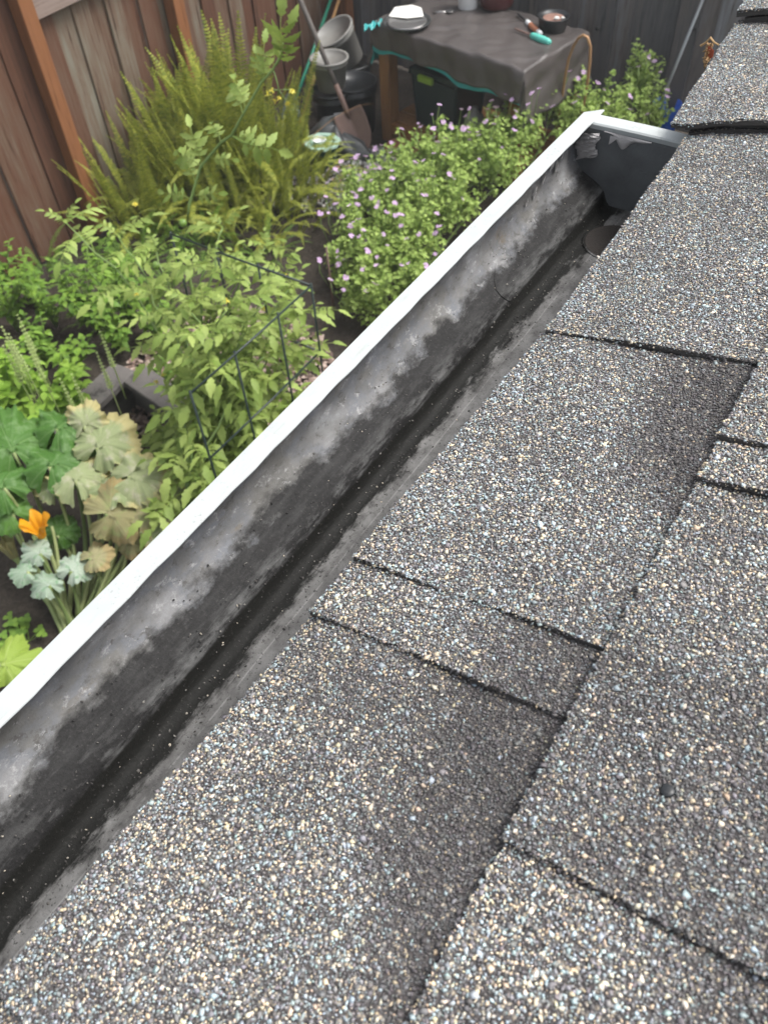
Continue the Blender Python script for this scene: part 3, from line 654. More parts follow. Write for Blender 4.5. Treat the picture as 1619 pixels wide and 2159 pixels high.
# small finds on roof and gutter
def scrap(name, label, cat, m, fn, n, loc):
    g = MB()
    for _ in range(n): fn(g)
    return tag(g.build(name, m, None, loc=loc), label, cat)
c0 = np.array([xE - 0.113, 0.398, zE - 0.030])
def husk(g):
    p = Vector(c0) + Vector((U(-.001, .002), U(-.008, .012), U(-.002, .002))); d = Vector((U(-.2, .5), U(-1, 1), U(-.5, .6))).normalized() * U(.003, .007)
    g.tube([p, p + d * .5 + Vector((0, 0, .0006)), p + d], [.0007, .0005, .0002], 5)
scrap('seed_husk', 'tiny brown seed husk stuck below the white gutter lip', 'seed husk', M['dry'], husk, 7, c0)
pt = RP(0.189, 0.146, 0.0082); g = MB(); g.lathe([(0.0026, -0.0012), (0.0028, 0.0002), (0.0024, 0.0008), (0.0012, 0.0011), (0.0, 0.0011)], pt, 14, rot=Euler((0, -PIT, 0)).to_matrix(), wob=.06)
tag(g.build('tar_dot', M['black'], None, True, loc=pt), 'small round black tar dot on the shingles, lower right', 'tar spot')
# dried catkins caught on the roof edge near the top of the picture
q = RP(-0.046, 0.868, 0.018); q = np.array(q)
ct = thing('dry_catkin', 'withered brown catkin snagged on the roof edge at the upper right', 'dry catkin', q)
ctop = gy(1497, 92, q[1] + .01); cbot = gy(1487, 136, q[1] + .005)
g = MB()
for i in range(34):
    t = i / 33; p = Vector(lerp(ctop, cbot, t)) + Vector((U(-.002, .002), U(-.003, .003), U(-.001, .001)))
    d = Vector((U(-1, 1), U(-1, 1), U(-1, .3))).normalized() * U(.003, .006); g.tube([p, p + d], [.0013, .0004], 5)
g.build('spike', M['dry'], ct)
g = MB(); pts = [Vector(gy(x, y, q[1] + .008)) for x, y in ((1476, 97), (1487, 90), (1497, 80), (1505, 90), (1515, 95))]; g.tube(pts, [.0013, .0010, .0014, .0010, .0008], 6); g.build('stalk', M['dry'], ct)
g = MB(); a_, b_, c_, d_ = (Vector(gy(x, y, q[1] + .006)) for x, y in ((1492, 98), (1503, 108), (1500, 122), (1488, 126)))
g.add([a_, b_, c_, d_] + [p + Vector((.0006, .0006, .0006)) for p in (a_, b_, c_, d_)], [(0, 1, 2, 3), (7, 6, 5, 4), (0, 4, 5, 1), (1, 5, 6, 2), (2, 6, 7, 3), (3, 7, 4, 0)]); g.build('leaf', M['red_dry'], ct)

# ================================================================ FENCES
FX, FY = -4.20, 5.75
def boardmesh(w, t, h, name, m):
    g = MB(); g.box((0, 0, 0), (t, w, h), bev=0.004); return g.mesh(name, m)
fl = thing('wooden_fence', 'red brown board fence with orange stained posts at the left', 'fence', (FX, 3.0, 0))
vb = [boardmesh(w, 0.018, 1.86, 'fence_board', M['fence_red']) for w in (0.118, 0.132, 0.140, 0.146)]
y = 0.6; i = 0
while y < FY - 0.02:
    k = random.randrange(4); w = (0.118, 0.132, 0.140, 0.146)[k]
    inst(vb[k], 'board', fl, Matrix.Translation((FX - (0.016 if i % 2 else 0.0) + U(-.004, .004), y + w / 2, 0.95)) @ Matrix.Rotation(U(-.006, .006), 4, 'X') @ Matrix.Rotation(U(-.03, .03), 4, 'Z'))
    y += w - 0.006; i += 1
posts = []
for (x_, side) in ((42, 0), (366, 0), (760, 0)):
    p = gx(x_, 0, FX + 0.055); posts.append(float(p[1]))
    if x_ == 760: p[1] = FY - .08
    g = MB(); g.box((0, 0, 0), (0.089, 0.089, 1.95), bev=0.004); inst(g.mesh('fence_post', M['post']), 'post', fl, Matrix.Translation((FX + 0.055, p[1], 0.975)))
rb = gx(80, 46, FX + 0.06); rz = float(rb[2])
for (a, b) in ((posts[0] + .046, posts[1] - .046), (posts[1] + .046, FY - .13)):
    for zc in (rz + 0.07,):
        g = MB(); g.box((0, 0, 0), (0.038, b - a, 0.14), bev=.003); inst(g.mesh('fence_rail', M['railwood']), 'rail', fl, Matrix.Translation((FX + 0.032, (a + b) / 2, zc)))
fb = thing('wooden_fence', 'dark grey weathered board fence behind the covered table', 'fence', (-1.5, FY, 0))
vb2 = [boardmesh(w, 0.018, 1.86, 'fence_board', M['fence_grey']) for w in (0.118, 0.132, 0.140, 0.150)]
x = FX + 0.03; i = 0
while x < 3.0:
    k = random.randrange(4); w = (0.118, 0.132, 0.140, 0.150)[k]
    inst(vb2[k], 'board', fb, Matrix.Translation((x + w / 2, FY + (0.016 if i % 2 else 0.0) + U(-.004, .004), 0.95)) @ Matrix.Rotation(math.pi / 2 + U(-.03, .03), 4, 'Z') @ Matrix.Rotation(U(-.006, .006), 4, 'X'))
    x += w - 0.006; i += 1
for (px_, py_) in ((1258, 60), (1350, 102), (1462, 60)):
    p = gy(px_, py_, FY - 0.0135); g = MB(); g.lathe([(0.015, 0.0), (0.010, 0.004), (0.0, 0.006)], p, 10, rot=Euler((math.pi / 2, 0, 0)).to_matrix(), wob=.2); g.build('knot', M['black'], fb)

# ================================================================ TABLE AND WHAT STANDS ROUND IT
TZ = 0.765; TL = gz(787, 48, TZ)[:2]; ta = math.radians(-9.5)
e1 = np.array([math.cos(ta), math.sin(ta)]); e2 = np.array([-math.sin(ta), math.cos(ta)]); TW, TD = 1.17, 0.66
def TP(l, d, z): q = TL + e1 * l + e2 * d; return Vector((q[0], q[1], z))
RT = Matrix.Rotation(ta, 3, 'Z')
tbl = thing('work_table', 'brown timber work table with a low shelf, covered by a tarp', 'table', TP(TW / 2, TD / 2, 0))
for (l, d) in ((0.06, 0.06), (TW - .06, 0.06), (0.06, TD - .06), (TW - .06, TD - .06)):
    g = MB(); g.box(TP(l, d, (TZ - .05) / 2), (0.089, 0.089, TZ - .05), RT, .004); g.build('leg', M['legwood'], tbl)
for (l, d, sx, sy) in ((TW / 2, 0.02, TW - .2, .036), (TW / 2, TD - .02, TW - .2, .036)):
    g = MB(); g.box(TP(l, d, TZ - .085), (sx, sy, 0.09), RT, .003); g.build('apron', M['legwood'], tbl)
for j in range(5):
    g = MB(); g.box(TP(TW / 2, 0.066 + j * .132, TZ - .030), (TW, 0.128, 0.034), RT, .003); g.build('top_plank', M['legwood'], tbl)
g = MB(); g.box(TP(TW / 2, 0.035, 0.115), (TW - .21, 0.038, 0.07), RT, .003); g.build('shelf_rail', M['legwood'], tbl)
for j in range(4):
    g = MB(); g.box(TP(TW / 2, 0.13 + j * .135, 0.135), (TW - .06, 0.125, 0.03), RT, .003); g.build('shelf_plank', M['legwood'], tbl)
def drape(l, d, zt, wr, seed, out=0.30):
    sl = max(0, -l, l - TW); sd = max(0, -d, d - TD); lc = min(max(l, 0), TW); dc = min(max(d, 0), TD)
    nl = -1 if l < 0 else 1; nd = -1 if d < 0 else 1
    h = math.hypot(sl, sd) if (sl and sd) else sl + sd
    fold = wr * (math.sin(l * 17 + seed) + math.sin(d * 23 + 2 * seed) + .6 * math.sin(l * 41 + d * 13)) * min(1, h / .08)
    ol = sl * out + (fold if sl else 0); od = sd * out + (fold if sd else 0)
    r = 0.012; drop = h * 0.95 if h < 1e-6 else max(0, h - r) * 0.96 + r * .5
    z = zt - drop + 0.004 * math.sin(l * 9 + seed) * math.sin(d * 11) + 0.0035 * math.sin(l * 31 + d * 17)
    if not h: z += 0.007 * max(0, math.sin((l - d * 1.3) * 8 + .6)) ** 8 + 0.005 * max(0, math.sin((l * .6 + d) * 15 + .2)) ** 10 + .002 * math.sin(l * 53 + 3 * math.sin(d * 19))
    p = TP(lc + nl * ol, dc + nd * od, max(z, 0.03)); return p
def tarpf(a, b):
    l = lerp(-0.27, TW + 0.30, a); d = lerp(-0.172, TD + 0.06, b)
    if d < 0: d *= lerp(.78, 1.12, min(1, max(0, l / TW))) + .05 * math.sin(l * 19)
    return drape(l, d, TZ + .004, 0.007, 1.0, .18)
g = MB(); g.grid(tarpf, 120, 70); tp = g.build('tarp', M['tarp'], None, True, loc=TP(TW / 2, TD / 2, TZ)); tag(tp, 'dull brown tarp draped over the table by the fence', 'tarp')
md = tp.modifiers.new('thick', 'SOLIDIFY'); md.thickness = 0.0015; md.offset = 1
def tealf(a, b):
    l = lerp(-0.24, TW + 0.02, a); d = lerp(-0.177, TD + 0.03, b)
    if d < 0: d *= lerp(.78, 1.12, min(1, max(0, l / TW))) + .0 + 0.16 * max(0, math.sin(l * 9 + 1.2)) ** 2
    return drape(l, d, TZ - .006, 0.004, 1.0, .10)
g = MB(); g.grid(tealf, 90, 50); o = g.build('tarp', M['teal'], None, True, loc=TP(TW / 2, TD / 2, TZ)); tag(o, 'turquoise sheet peeping out under the brown tarp edge', 'tarp')
# crumpled turquoise edge pulled up over the left corner
g = MB(); cpt = gz(785, 45, TZ + .01)
g.grid(lambda a, b: tuple(np.array(gz(lerp(768, 808, a), lerp(52, 38, a) + 9 * b, TZ + .012)) + np.array([0, 0, .012 * math.sin(a * 14 + b * 5) + .006 * math.sin(a * 31) - .02 * abs(b - .5)])), 26, 8)
o = g.build('tarp_scrap', M['teal'], None, True, loc=cpt); tag(o, 'crumpled cyan tarp strip on the left corner of the table', 'tarp scrap')

ZT = TZ + 0.0075
c = gz(858, 52, ZT); pan = thing('round_dish', 'dark rimmed round dish holding a white sheet on the tarp', 'dish', c)
g = MB(); g.lathe([(0.0, 0.0), (0.115, 0.0), (0.142, 0.024), (0.150, 0.027), (0.152, 0.022), (0.120, -0.001)], c, 36); g.build('dish', M['darkpan'], pan, True)
g = MB(); g.lathe([(0.0, 0.010), (0.118, 0.013), (0.124, 0.020), (0.118, 0.022), (0.110, 0.016), (0.0, 0.013)], c, 36); g.build('glass_plate', M['steel'], pan, True)
g = MB(); P = [gz(x, y, ZT + .027) for x, y in ((820, 34), (832, 15), (868, 10), (888, 16), (893, 34), (858, 38))]
g.add([tuple(p) for p in P] + [(p[0], p[1], p[2] - .003) for p in P], [(0, 1, 2, 3, 4, 5), (11, 10, 9, 8, 7, 6)] + [(i, (i + 1) % 6, 6 + (i + 1) % 6, 6 + i) for i in range(6)]); g.build('white_sheet', M['paper'], pan)
a, b = gz(913, 27, ZT + .004), gz(948, 26, ZT + .004)
sp = thing('spoon', 'small shiny metal spoon lying beside the round dish', 'spoon', a)
g = MB(); g.tube([a, lerp(a, b, .5) + np.array([0, 0, .004]), b], [.008, .005, .006], 6); g.build('handle', M['steel'], sp, True)
g = MB(); g.lathe([(0.0, 0.0), (0.018, 0.003), (0.026, 0.010), (0.024, 0.011), (0.0, 0.004)], b, 14); g.build('bowl', M['steel'], sp, True)
c = gz(986, 16, ZT); g = MB(); g.lathe([(0.0, 0), (0.058, 0.0), (0.062, 0.006), (0.066, 0.19), (0.070, 0.20), (0.064, 0.20), (0.055, 0.02), (0, 0.02)], c, 24); tag(g.build('white_cup', M['white'], None, True, loc=c), 'tall white plastic cup on the tarp at the top edge', 'cup')
c = gz(1046, 14, ZT); g = MB(); g.lathe([(0.0, 0), (0.085, 0.0), (0.105, 0.02), (0.112, 0.09), (0.108, 0.15), (0.096, 0.19), (0.088, 0.19), (0.098, 0.14), (0.0, 0.05)], c, 28); tag(g.build('glazed_pot', M['maroon'], None, True, loc=c), 'dark red glazed pot on the tarp beside the white cup', 'pot')
c = gz(1164, 62, ZT); pt_ = thing('black_pot', 'shallow black pot of reddish mix at the right end of the table', 'pot', c)
g = MB(); g.lathe([(0.0, 0), (0.078, 0.0), (0.092, 0.07), (0.098, 0.078), (0.092, 0.080), (0.086, 0.07), (0.0, 0.06)], c, 28); g.build('pot', M['black'], pt_, True)
g = MB(); g.lathe([(0.086, 0.062), (0.06, 0.068), (0.03, 0.066), (0.0, 0.072)], c, 20); g.build('potting_mix', M['pinksoil'], pt_, True)
g = MB(); q = Vector(c) + Vector((0.03, -0.025, 0.074)); g.lathe([(0.0, 0.012), (0.014, 0.008), (0.018, 0), (0.0, -.006)], q, 9, wob=.2); g.lathe([(0.0, 0.010), (0.010, 0.006), (0.012, 0), (0.0, -.006)], q + Vector((.03, .02, 0)), 9, wob=.2); g.build('pebble', M['paper'], pt_, True)
def tool(name, label, cat, a, b, parts, blade=None):
    a, b = np.array(a), np.array(b); t = thing(name, label, cat, a)
    for nm, t0, t1, r, m in parts:
        g = MB(); p, q_ = lerp(a, b, t0), lerp(a, b, t1); g.tube([p, lerp(p, q_, .12), lerp(p, q_, .5), lerp(p, q_, .88), q_], [r * .7, r, r * 1.06, r, r * .7], 10); g.build(nm, m, t, True)
    return t
tool('hand_cultivator', 'small garden tool with an orange and white handle on the tarp', 'hand tool', gz(1090, 28, ZT + .014), gz(1140, 72, ZT + .014),
     (('shaft', 0, .42, .006, M['black']), ('ferrule', .40, .55, .014, M['white']), ('grip', .53, .88, .016, M['orange']), ('end_cap', .86, 1.0, .014, M['white'])))
tool('weeding_knife', 'weeding knife with an aqua green grip on the tarp edge', 'hand tool', gz(1084, 60, ZT + .014), gz(1159, 90, ZT + .014),
     (('blade', 0, .50, .006, M['rust']), ('grip', .48, 1.0, .020, M['aqua'])))

# storage tote on the shelf, jug beside it, saucer below
def frustum(g, c, bx, by, tx, ty, h, rot, z0=0.0, bev=0.015):
    V = []
    for (sx, sy, zz) in ((bx, by, 0), (tx, ty, h)):
        for (ax, ay) in ((-1, -1), (1, -1), (1, 1), (-1, 1)):
            for k in (0, 1):
                ex = sx / 2 - (bev if (k == 0) == (ax * ay > 0) else 0); ey = sy / 2 - (0 if (k == 0) == (ax * ay > 0) else bev)
                V.append(rot @ Vector((ax * ex, ay * ey, zz + z0)) + Vector(c))
    g.add(V, [tuple(range(8))[::-1], tuple(range(8, 16))] + [(i, (i + 1) % 8, 8 + (i + 1) % 8, 8 + i) for i in range(8)]); return g
tc_ = TP(0.405, 0.27, 0.152); tote = thing('storage_tote', 'dark green lidded storage tote with a lime handle under the table', 'storage box', tc_)
g = MB(); frustum(g, tc_, .34, .30, .39, .34, .33, RT); g.build('body', M['tote'], tote)
g = MB(); frustum(g, tc_, .42, .37, .41, .36, .03, RT, .331); g.build('lid', M['tote'], tote)
g = MB(); g.box(TP(0.37, 0.072, 0.152 + .335), (0.125, 0.03, 0.045), RT, .008); g.build('handle', M['lime'], tote)
c = TP(0.71, 0.16, 0.152); g = MB(); g.lathe([(0, 0), (.055, 0), (.06, .01), (.062, .15), (.05, .18), (.02, .20), (.02, .225), (0, .225)], c, 18); tag(g.build('plastic_jug', M['bucket'], None, True, loc=c), 'pale translucent jug on the table shelf beside the tote', 'jug')
c = gz(858, 318, 0.02); g = MB(); g.lathe([(0, 0), (.12, 0), (.145, .03), (.150, .032), (.143, .026), (.12, .008), (0, .008)], c, 30); tag(g.build('saucer', M['clay'], None, True, loc=c), 'terracotta saucer on the ground under the shelf', 'saucer')

# buckets and bins at the left of the table
def bucket(name, label, cat, c, r0, r1, h, m, rot=None, lipm=None, handle=False, grp=None):
    t = thing(name, label, cat, c, grp); R = rot
    g = MB(); g.lathe([(0, 0), (r0, 0), (r0 + .004, .006), (lerp(r0, r1, .8), h * .8), (lerp(r0, r1, .82) + .006, h * .81), (lerp(r0, r1, .85) + .006, h * .85), (r1, h * .86), (r1, h - .012), (r1 - .008, h - .012), (r0 - .008, .02), (0, .012)], c, 32, R); g.build('body', m, t, True)
    g = MB(); g.lathe([(r1 - .009, h - .012), (r1 - .009, h), (r1 + .009, h + .002), (r1 + .010, h - .012), (r1 - .001, h - .016)], c, 32, R); g.build('rim', lipm or m, t, True)
    return t
c = gz(708, 282, 0.02); k1 = bucket('black_bin', 'black round bin with a white sticker beside the shovel', 'bin', c, .115, .135, .31, M['black'])
d = (Vector((0, 0, 0)) - Vector((c[0], c[1], 0))).normalized(); q = Vector(c) + Vector((0, 0, .175)) + d * .1275 + d.cross(Vector((0, 0, 1))) * -.03
g = MB(); g.box(q, (.003, .062, .058), Matrix.Rotation(math.atan2(d.y, d.x) + .15, 3, 'Z') @ Matrix.Rotation(-.06, 3, 'Y'), .001); g.build('sticker', M['white'], k1)
cb = (c[0], c[1], 0.335); bucket('bucket', 'dull white bucket standing upright on the black bin', 'bucket', cb, .090, .122, .20, M['bucket'])
c2 = gz(752, 272, 0.02); bucket('black_bin', 'black bin half hidden behind the table leg', 'bin', c2, .13, .155, .33, M['black'])
c3 = gz(738, 128, 0.36); bucket('bucket', 'pale bucket tipped to one side behind the tarp corner', 'bucket', c3, .10, .14, .24, M['bucket'], Euler((math.radians(22), math.radians(-16), 0)).to_matrix())
c4 = (c3[0], c3[1], 0.0); bucket('black_bin', 'dark bin under the tipped pale bucket by the fence', 'bin', (c4[0], c4[1], .02), .115, .14, .335, M['black'])
# octagonal planter
c = gz(684, 350, 0.02); pl = thing('octagonal_planter', 'green octagonal planter with a pale rim and white cup inside', 'planter', c)
R8 = Matrix.Rotation(math.radians(22.5 + 20), 3, 'Z')
g = MB(); g.lathe([(0, 0), (.082, 0), (.104, .15), (.094, .15), (.078, .03), (0, .03)], c, 8, R8); g.build('body', M['planter'], pl)
g = MB(); g.lathe([(.092, .150), (.092, .168), (.124, .172), (.127, .160), (.105, .148)], c, 8, R8); g.build('rim', M['planter_rim'], pl)
g = MB(); g.lathe([(.094, .135), (0, .14)], c, 8, R8); g.build('potting_soil', M['soil'], pl)
cu = Vector(c) + Vector((-.012, -.012, .140)); g = MB(); g.lathe([(0, 0), (.034, 0), (.044, .045), (.047, .048), (.040, .047), (.034, .012), (0, .010)], cu, 22); tag(g.build('white_cup', M['white'], None, True, loc=cu), 'small white cup sunk in the octagonal planter', 'cup')
# slumped dark bag
c = gz(712, 318, 0.03); g = MB()
def bagf(a, b):
    t = a * 2 * math.pi; ph = b * math.pi / 2; r = 1 + .14 * math.sin(3 * t + 1) + .08 * math.sin(7 * t + 5 * b) + .05 * math.sin(13 * b + 4 * t)
    return (c[0] + .25 * r * math.cos(t) * math.cos(ph) * 1.0, c[1] + .15 * r * math.sin(t) * math.cos(ph), c[2] - .02 + (.20 + .05 * math.cos(t + 2.6)) * math.sin(ph) * (1 + .08 * math.sin(5 * t)))
g.grid(bagf, 40, 14); tag(g.build('plastic_bag', M['bag'], None, True, loc=c), 'slumped dark grey plastic bag behind the octagonal planter', 'bag')
# shovel
T0 = gz(769, 324, 0.03); T1 = gx(602, -75, FX + 0.42); ax = Vector(T1 - T0).normalized()
sh = thing('shovel', 'rusty pointed shovel with a long grey handle leaning on the fence', 'shovel', T0)
vd = (Vector(CAM) - Vector(T0)).normalized(); sx = ax.cross(vd).normalized(); nz_ = sx.cross(ax)
nz_ = (nz_ * -1 if nz_.dot(vd) < 0 else nz_)
ol = [(0, 0.004), (.08, .045), (.2, .075), (.4, .098), (.7, .106), (.92, .104), (1.0, .096)]
def bladef(a, b):
    t = a; w = np.interp(t, [o_[0] for o_ in ol], [o_[1] for o_ in ol]); s_ = b * 2 - 1
    p = Vector(T0) + ax * (t * .29) + sx * (w * s_) + nz_ * (.030 * s_ * s_ * (.3 + .7 * t) - .018 * math.exp(-(s_ / .22) ** 2) * t + .012 * (1 - t))
    return p
g = MB(); g.grid(bladef, 20, 16); o = g.build('blade', M['rust'], sh, True); md = o.modifiers.new('thick', 'SOLIDIFY'); md.thickness = .003
g = MB(); s0 = Vector(T0) + ax * .24; g.tube([s0, s0 + ax * .06, s0 + ax * .22], [.010, .019, .018], 10); g.build('socket', M['rust'], sh, True)
g = MB(); g.tube([s0 + ax * .20, s0 + ax * .5, Vector(T1)], [.0165, .0165, .017], 10); g.build('handle', M['greystick'], sh, True)
def pole(name, label, cat, a, b, r, m, n=10, knots=0):
    a, b = Vector(a), Vector(b); g = MB(); L = (b - a).length
    if knots:
        pts, rr = [], []
        for i in range(knots):
            for f_, k in ((0, 1.0), (.46, 1.0), (.49, 1.16), (.51, 1.16), (.54, .98)): t = (i + f_) / knots; pts.append(a.lerp(b, t)); rr.append(r * k)
        pts.append(b); rr.append(r); g.tube(pts, rr, n)
    else: g.tube([a, a.lerp(b, .5) + Vector((.003, .002, .0)), b], [r, r, r * .96], n)
    return tag(g.build(name, m, None, True, loc=a), label, cat)
pole('plant_stake', 'green plastic plant stake leaning between the ferns and the buckets', 'stake', gz(605, 262, 0.0), gy(722, -72, FY - .03), .0125, M['green_pole'])
pole('bamboo_cane', 'tan bamboo cane leaning against the fence behind the shovel', 'cane', gz(628, 275, 0.0), gy(737, -72, FY - .03), .0125, M['bamboo'], knots=7)
pt2 = gy(742, 30, FY - .05); pole('wooden_stick', 'short pale stick poking up behind the tipped bucket', 'stick', (pt2[0] - .05, FY - .12, 0), pt2, .010, M['railwood'])
c = gz(617, 252, 0.02); g = MB()
g.grid(lambda a, b: (c[0] + .07 * math.cos(6.283 * a) * math.cos(b * 1.57) * (1 + .3 * math.sin(a * 31 + b * 9)), c[1] + .06 * math.sin(6.283 * a) * math.cos(b * 1.57) * (1 + .3 * math.sin(a * 23)), .01 + .17 * math.sin(b * 1.57) * (1 + .2 * math.sin(a * 19))), 26, 10)
tag(g.build('plastic_film', M['paleblue'], None, loc=c), 'crumpled pale blue plastic film at the foot of the green stake', 'plastic film')
# hoop of copper wire at the right end of the table
hp = [Vector(gy(x_, y_, 4.85)) for x_, y_ in ((1185, 200), (1191, 160), (1198, 125), (1208, 98), (1219, 80), (1229, 74), (1238, 79), (1244, 98), (1243, 130), (1239, 165), (1234, 200))]
hp = [Vector((hp[0].x - .02, 4.85, 0.0))] + hp + [Vector((hp[-1].x - .02, 4.85, 0.0))]
g = MB(); g.tube(hp, .0085, 8); tag(g.build('wire_hoop', M['copper'], None, True, loc=hp[0]), 'arched copper coloured hoop standing at the right of the table', 'hoop')
c = gz(1392, 282, 0.02); g = MB(); g.lathe([(0, 0), (.085, 0), (.09, .20), (.097, .21), (.09, .21), (.08, .02), (0, .02)], c, 20); tag(g.build('plastic_tub', M['blue'], None, True, loc=c), 'bright blue plastic tub among the flowers beyond the gutter end', 'tub')
pole('metal_rod', 'thin grey metal rod slanting up behind the gutter end cap', 'rod', gz(1345, 328, 0.0), gy(1503, -55, FY - .03), .0105, M['greyrod'], 8)
pole('thin_stake', 'thin reddish stake standing in bare soil beside the pink flowers', 'stake', gz(704, 668, 0.0), Vector(gz(704, 668, 0.0)) + Vector((.0, .0, .44)), .006, M['rust'], 7)
g = MB(); p0 = Vector(gz(560, 400, .05)); g.tube(bez(p0, Vector(gy(700, 215, 4.3)), Vector(gy(789, 219, 4.45)), 14), [.0035 - .0002 * i for i in range(15)], 5); tag(g.build('grass_stem', M['dry'], None, True, loc=p0), 'dry arching grass stem in front of the table leg', 'grass stem')

# ================================================================ PLANTS
def rotz(v, a): return Vector((v[0] * math.cos(a) - v[1] * math.sin(a), v[0] * math.sin(a) + v[1] * math.cos(a), v[2]))
# ---- fern fronds (shared meshes): rachis rising along +Z and arching towards +Y
def frond_mesh(m, a0, a1, npair, wid, bend=0.0, broken=False):
    g = MB(); n = 22; P = [Vector((0, 0, 0))]; D = []
    for i in range(n):
        t = i / (n - 1); a = math.radians(lerp(a0, a1, t ** 1.6)); d = Vector((bend * t * .4, math.sin(a), math.cos(a))).normalized(); D.append(d); P.append(P[-1] + d / n)
    g.tube(P, [0.0052 * (1 - .85 * i / n) for i in range(n + 1)], 4)
    for i in range(npair):
        t = 0.10 + 0.89 * i / (npair - 1); k = t * n; j = min(int(k), n - 1); p = P[j].lerp(P[j + 1], k - j); d = D[j]
        L = wid * min(1, (1 - t) * 3.0 + .10) * min(1, .55 + t * 2.2) * U(.85, 1.1); side = Vector((1, 0, 0)); up = side.cross(d)
        for s in (-1, 1):
            q = side * s + d * .42 + up * U(-.35, .12); q.normalize(); w = d * (.0115 + .004 * (1 - t))
            tip = p + q * L - Vector((0, 0, L * .12)); mid = p + q * L * .5 + up * .004
            g.add([p - w * .45, p + w * .45, mid + w * .55, tip, mid - w * .55], [(0, 1, 2, 4), (4, 2, 3)])
    return g.mesh('fern_frond', m)
FR_UP = [frond_mesh(M['fern'], U(-4, 5), U(10, 38), 46, U(.055, .07), U(-.3, .3)) for _ in range(6)]
FR_AR = [frond_mesh(M['fern'], U(12, 24), U(85, 130), 46, U(.055, .072), U(-.3, .3)) for _ in range(5)]
FR_BR = [frond_mesh(M['fernbright'], U(10, 22), U(70, 110), 26, U(.07, .085), U(-.3, .3)) for _ in range(4)]
def fern(label, base, n, L, spread, arch, meshes=None, rad=0.10, group='sword ferns along the fence', lean=(0, 0)):
    t = thing('fern_plant', label, 'fern', base, group)
    for i in range(n):
        az = U(0, 6.283); r = rad * math.sqrt(random.random()); a_ = random.random() < arch
        me = random.choice(meshes or (FR_AR if a_ else FR_UP)); ti = math.radians(spread * (r / rad) * U(.5, 1.1))
        s = L * U(.62, 1.08) * (0.85 if a_ else 1)
        Mx = Matrix.Translation(Vector(base) + Vector((r * math.cos(az), r * math.sin(az), -.01))) @ Matrix.Rotation(lean[0], 4, 'X') @ Matrix.Rotation(lean[1], 4, 'Y') @ Matrix.Rotation(az - math.pi / 2, 4, 'Z') @ Matrix.Rotation(-ti, 4, 'X') @ Matrix.Rotation(U(-.5, .5), 4, 'Z') @ Matrix.Diagonal((s, s, s, 1))
        inst(me, 'frond', t, Mx)
for (x_, y_, n, L, sp, ar, lb) in (
        (318, 478, 34, .70, 26, .25, 'olive sword fern nearest the orange fence post'),
        (405, 430, 40, .82, 22, .15, 'olive sword fern left of the tallest fronds'),
        (505, 392, 44, 1.00, 16, .08, 'tallest upright yellow green sword fern before the fence'),
        (440, 372, 36, .86, 18, .10, 'olive sword fern at the back against the fence'),
        (585, 376, 36, .78, 26, .30, 'sword fern beside the green stake'),
        (470, 452, 38, .72, 30, .40, 'bushy sword fern in front of the tallest fronds'),
        (560, 440, 36, .66, 38, .60, 'sword fern with low arching fronds facing the gravel path'),
        (632, 405, 30, .56, 42, .75, 'low sprawling sword fern at the edge of the gravel'),
        (520, 500, 26, .50, 42, .8, 'low sword fern just behind the tomato cage'), (610, 475, 24, .52, 44, .85, 'lowest arching fern beside the bare soil')):
    fern(lb, gz(x_, y_, .02), int(n * 1.7), L * .93, sp * .6, ar, rad=.20)
for (x_, y_, n, L, lb) in ((196, 590, 14, .42, 'small bright fern between the herbs and the red fence'), (100, 575, 12, .38, 'small bright fern at the foot of the fence, far left'), (225, 675, 12, .32, 'little fern low in the herb patch'), (300, 560, 18, .46, 'bright fern left of the back corner of the wire cage'), (430, 525, 18, .46, 'bright fern just behind the top rail of the wire cage'), (360, 610, 16, .40, 'bright fern inside the left half of the tomato growth'), (560, 545, 14, .40, 'bright fern at the right behind the wire cage')):
    fern(lb, gz(x_, y_, .02), n, L, 40, 1, FR_BR, .05, 'small bright ferns')

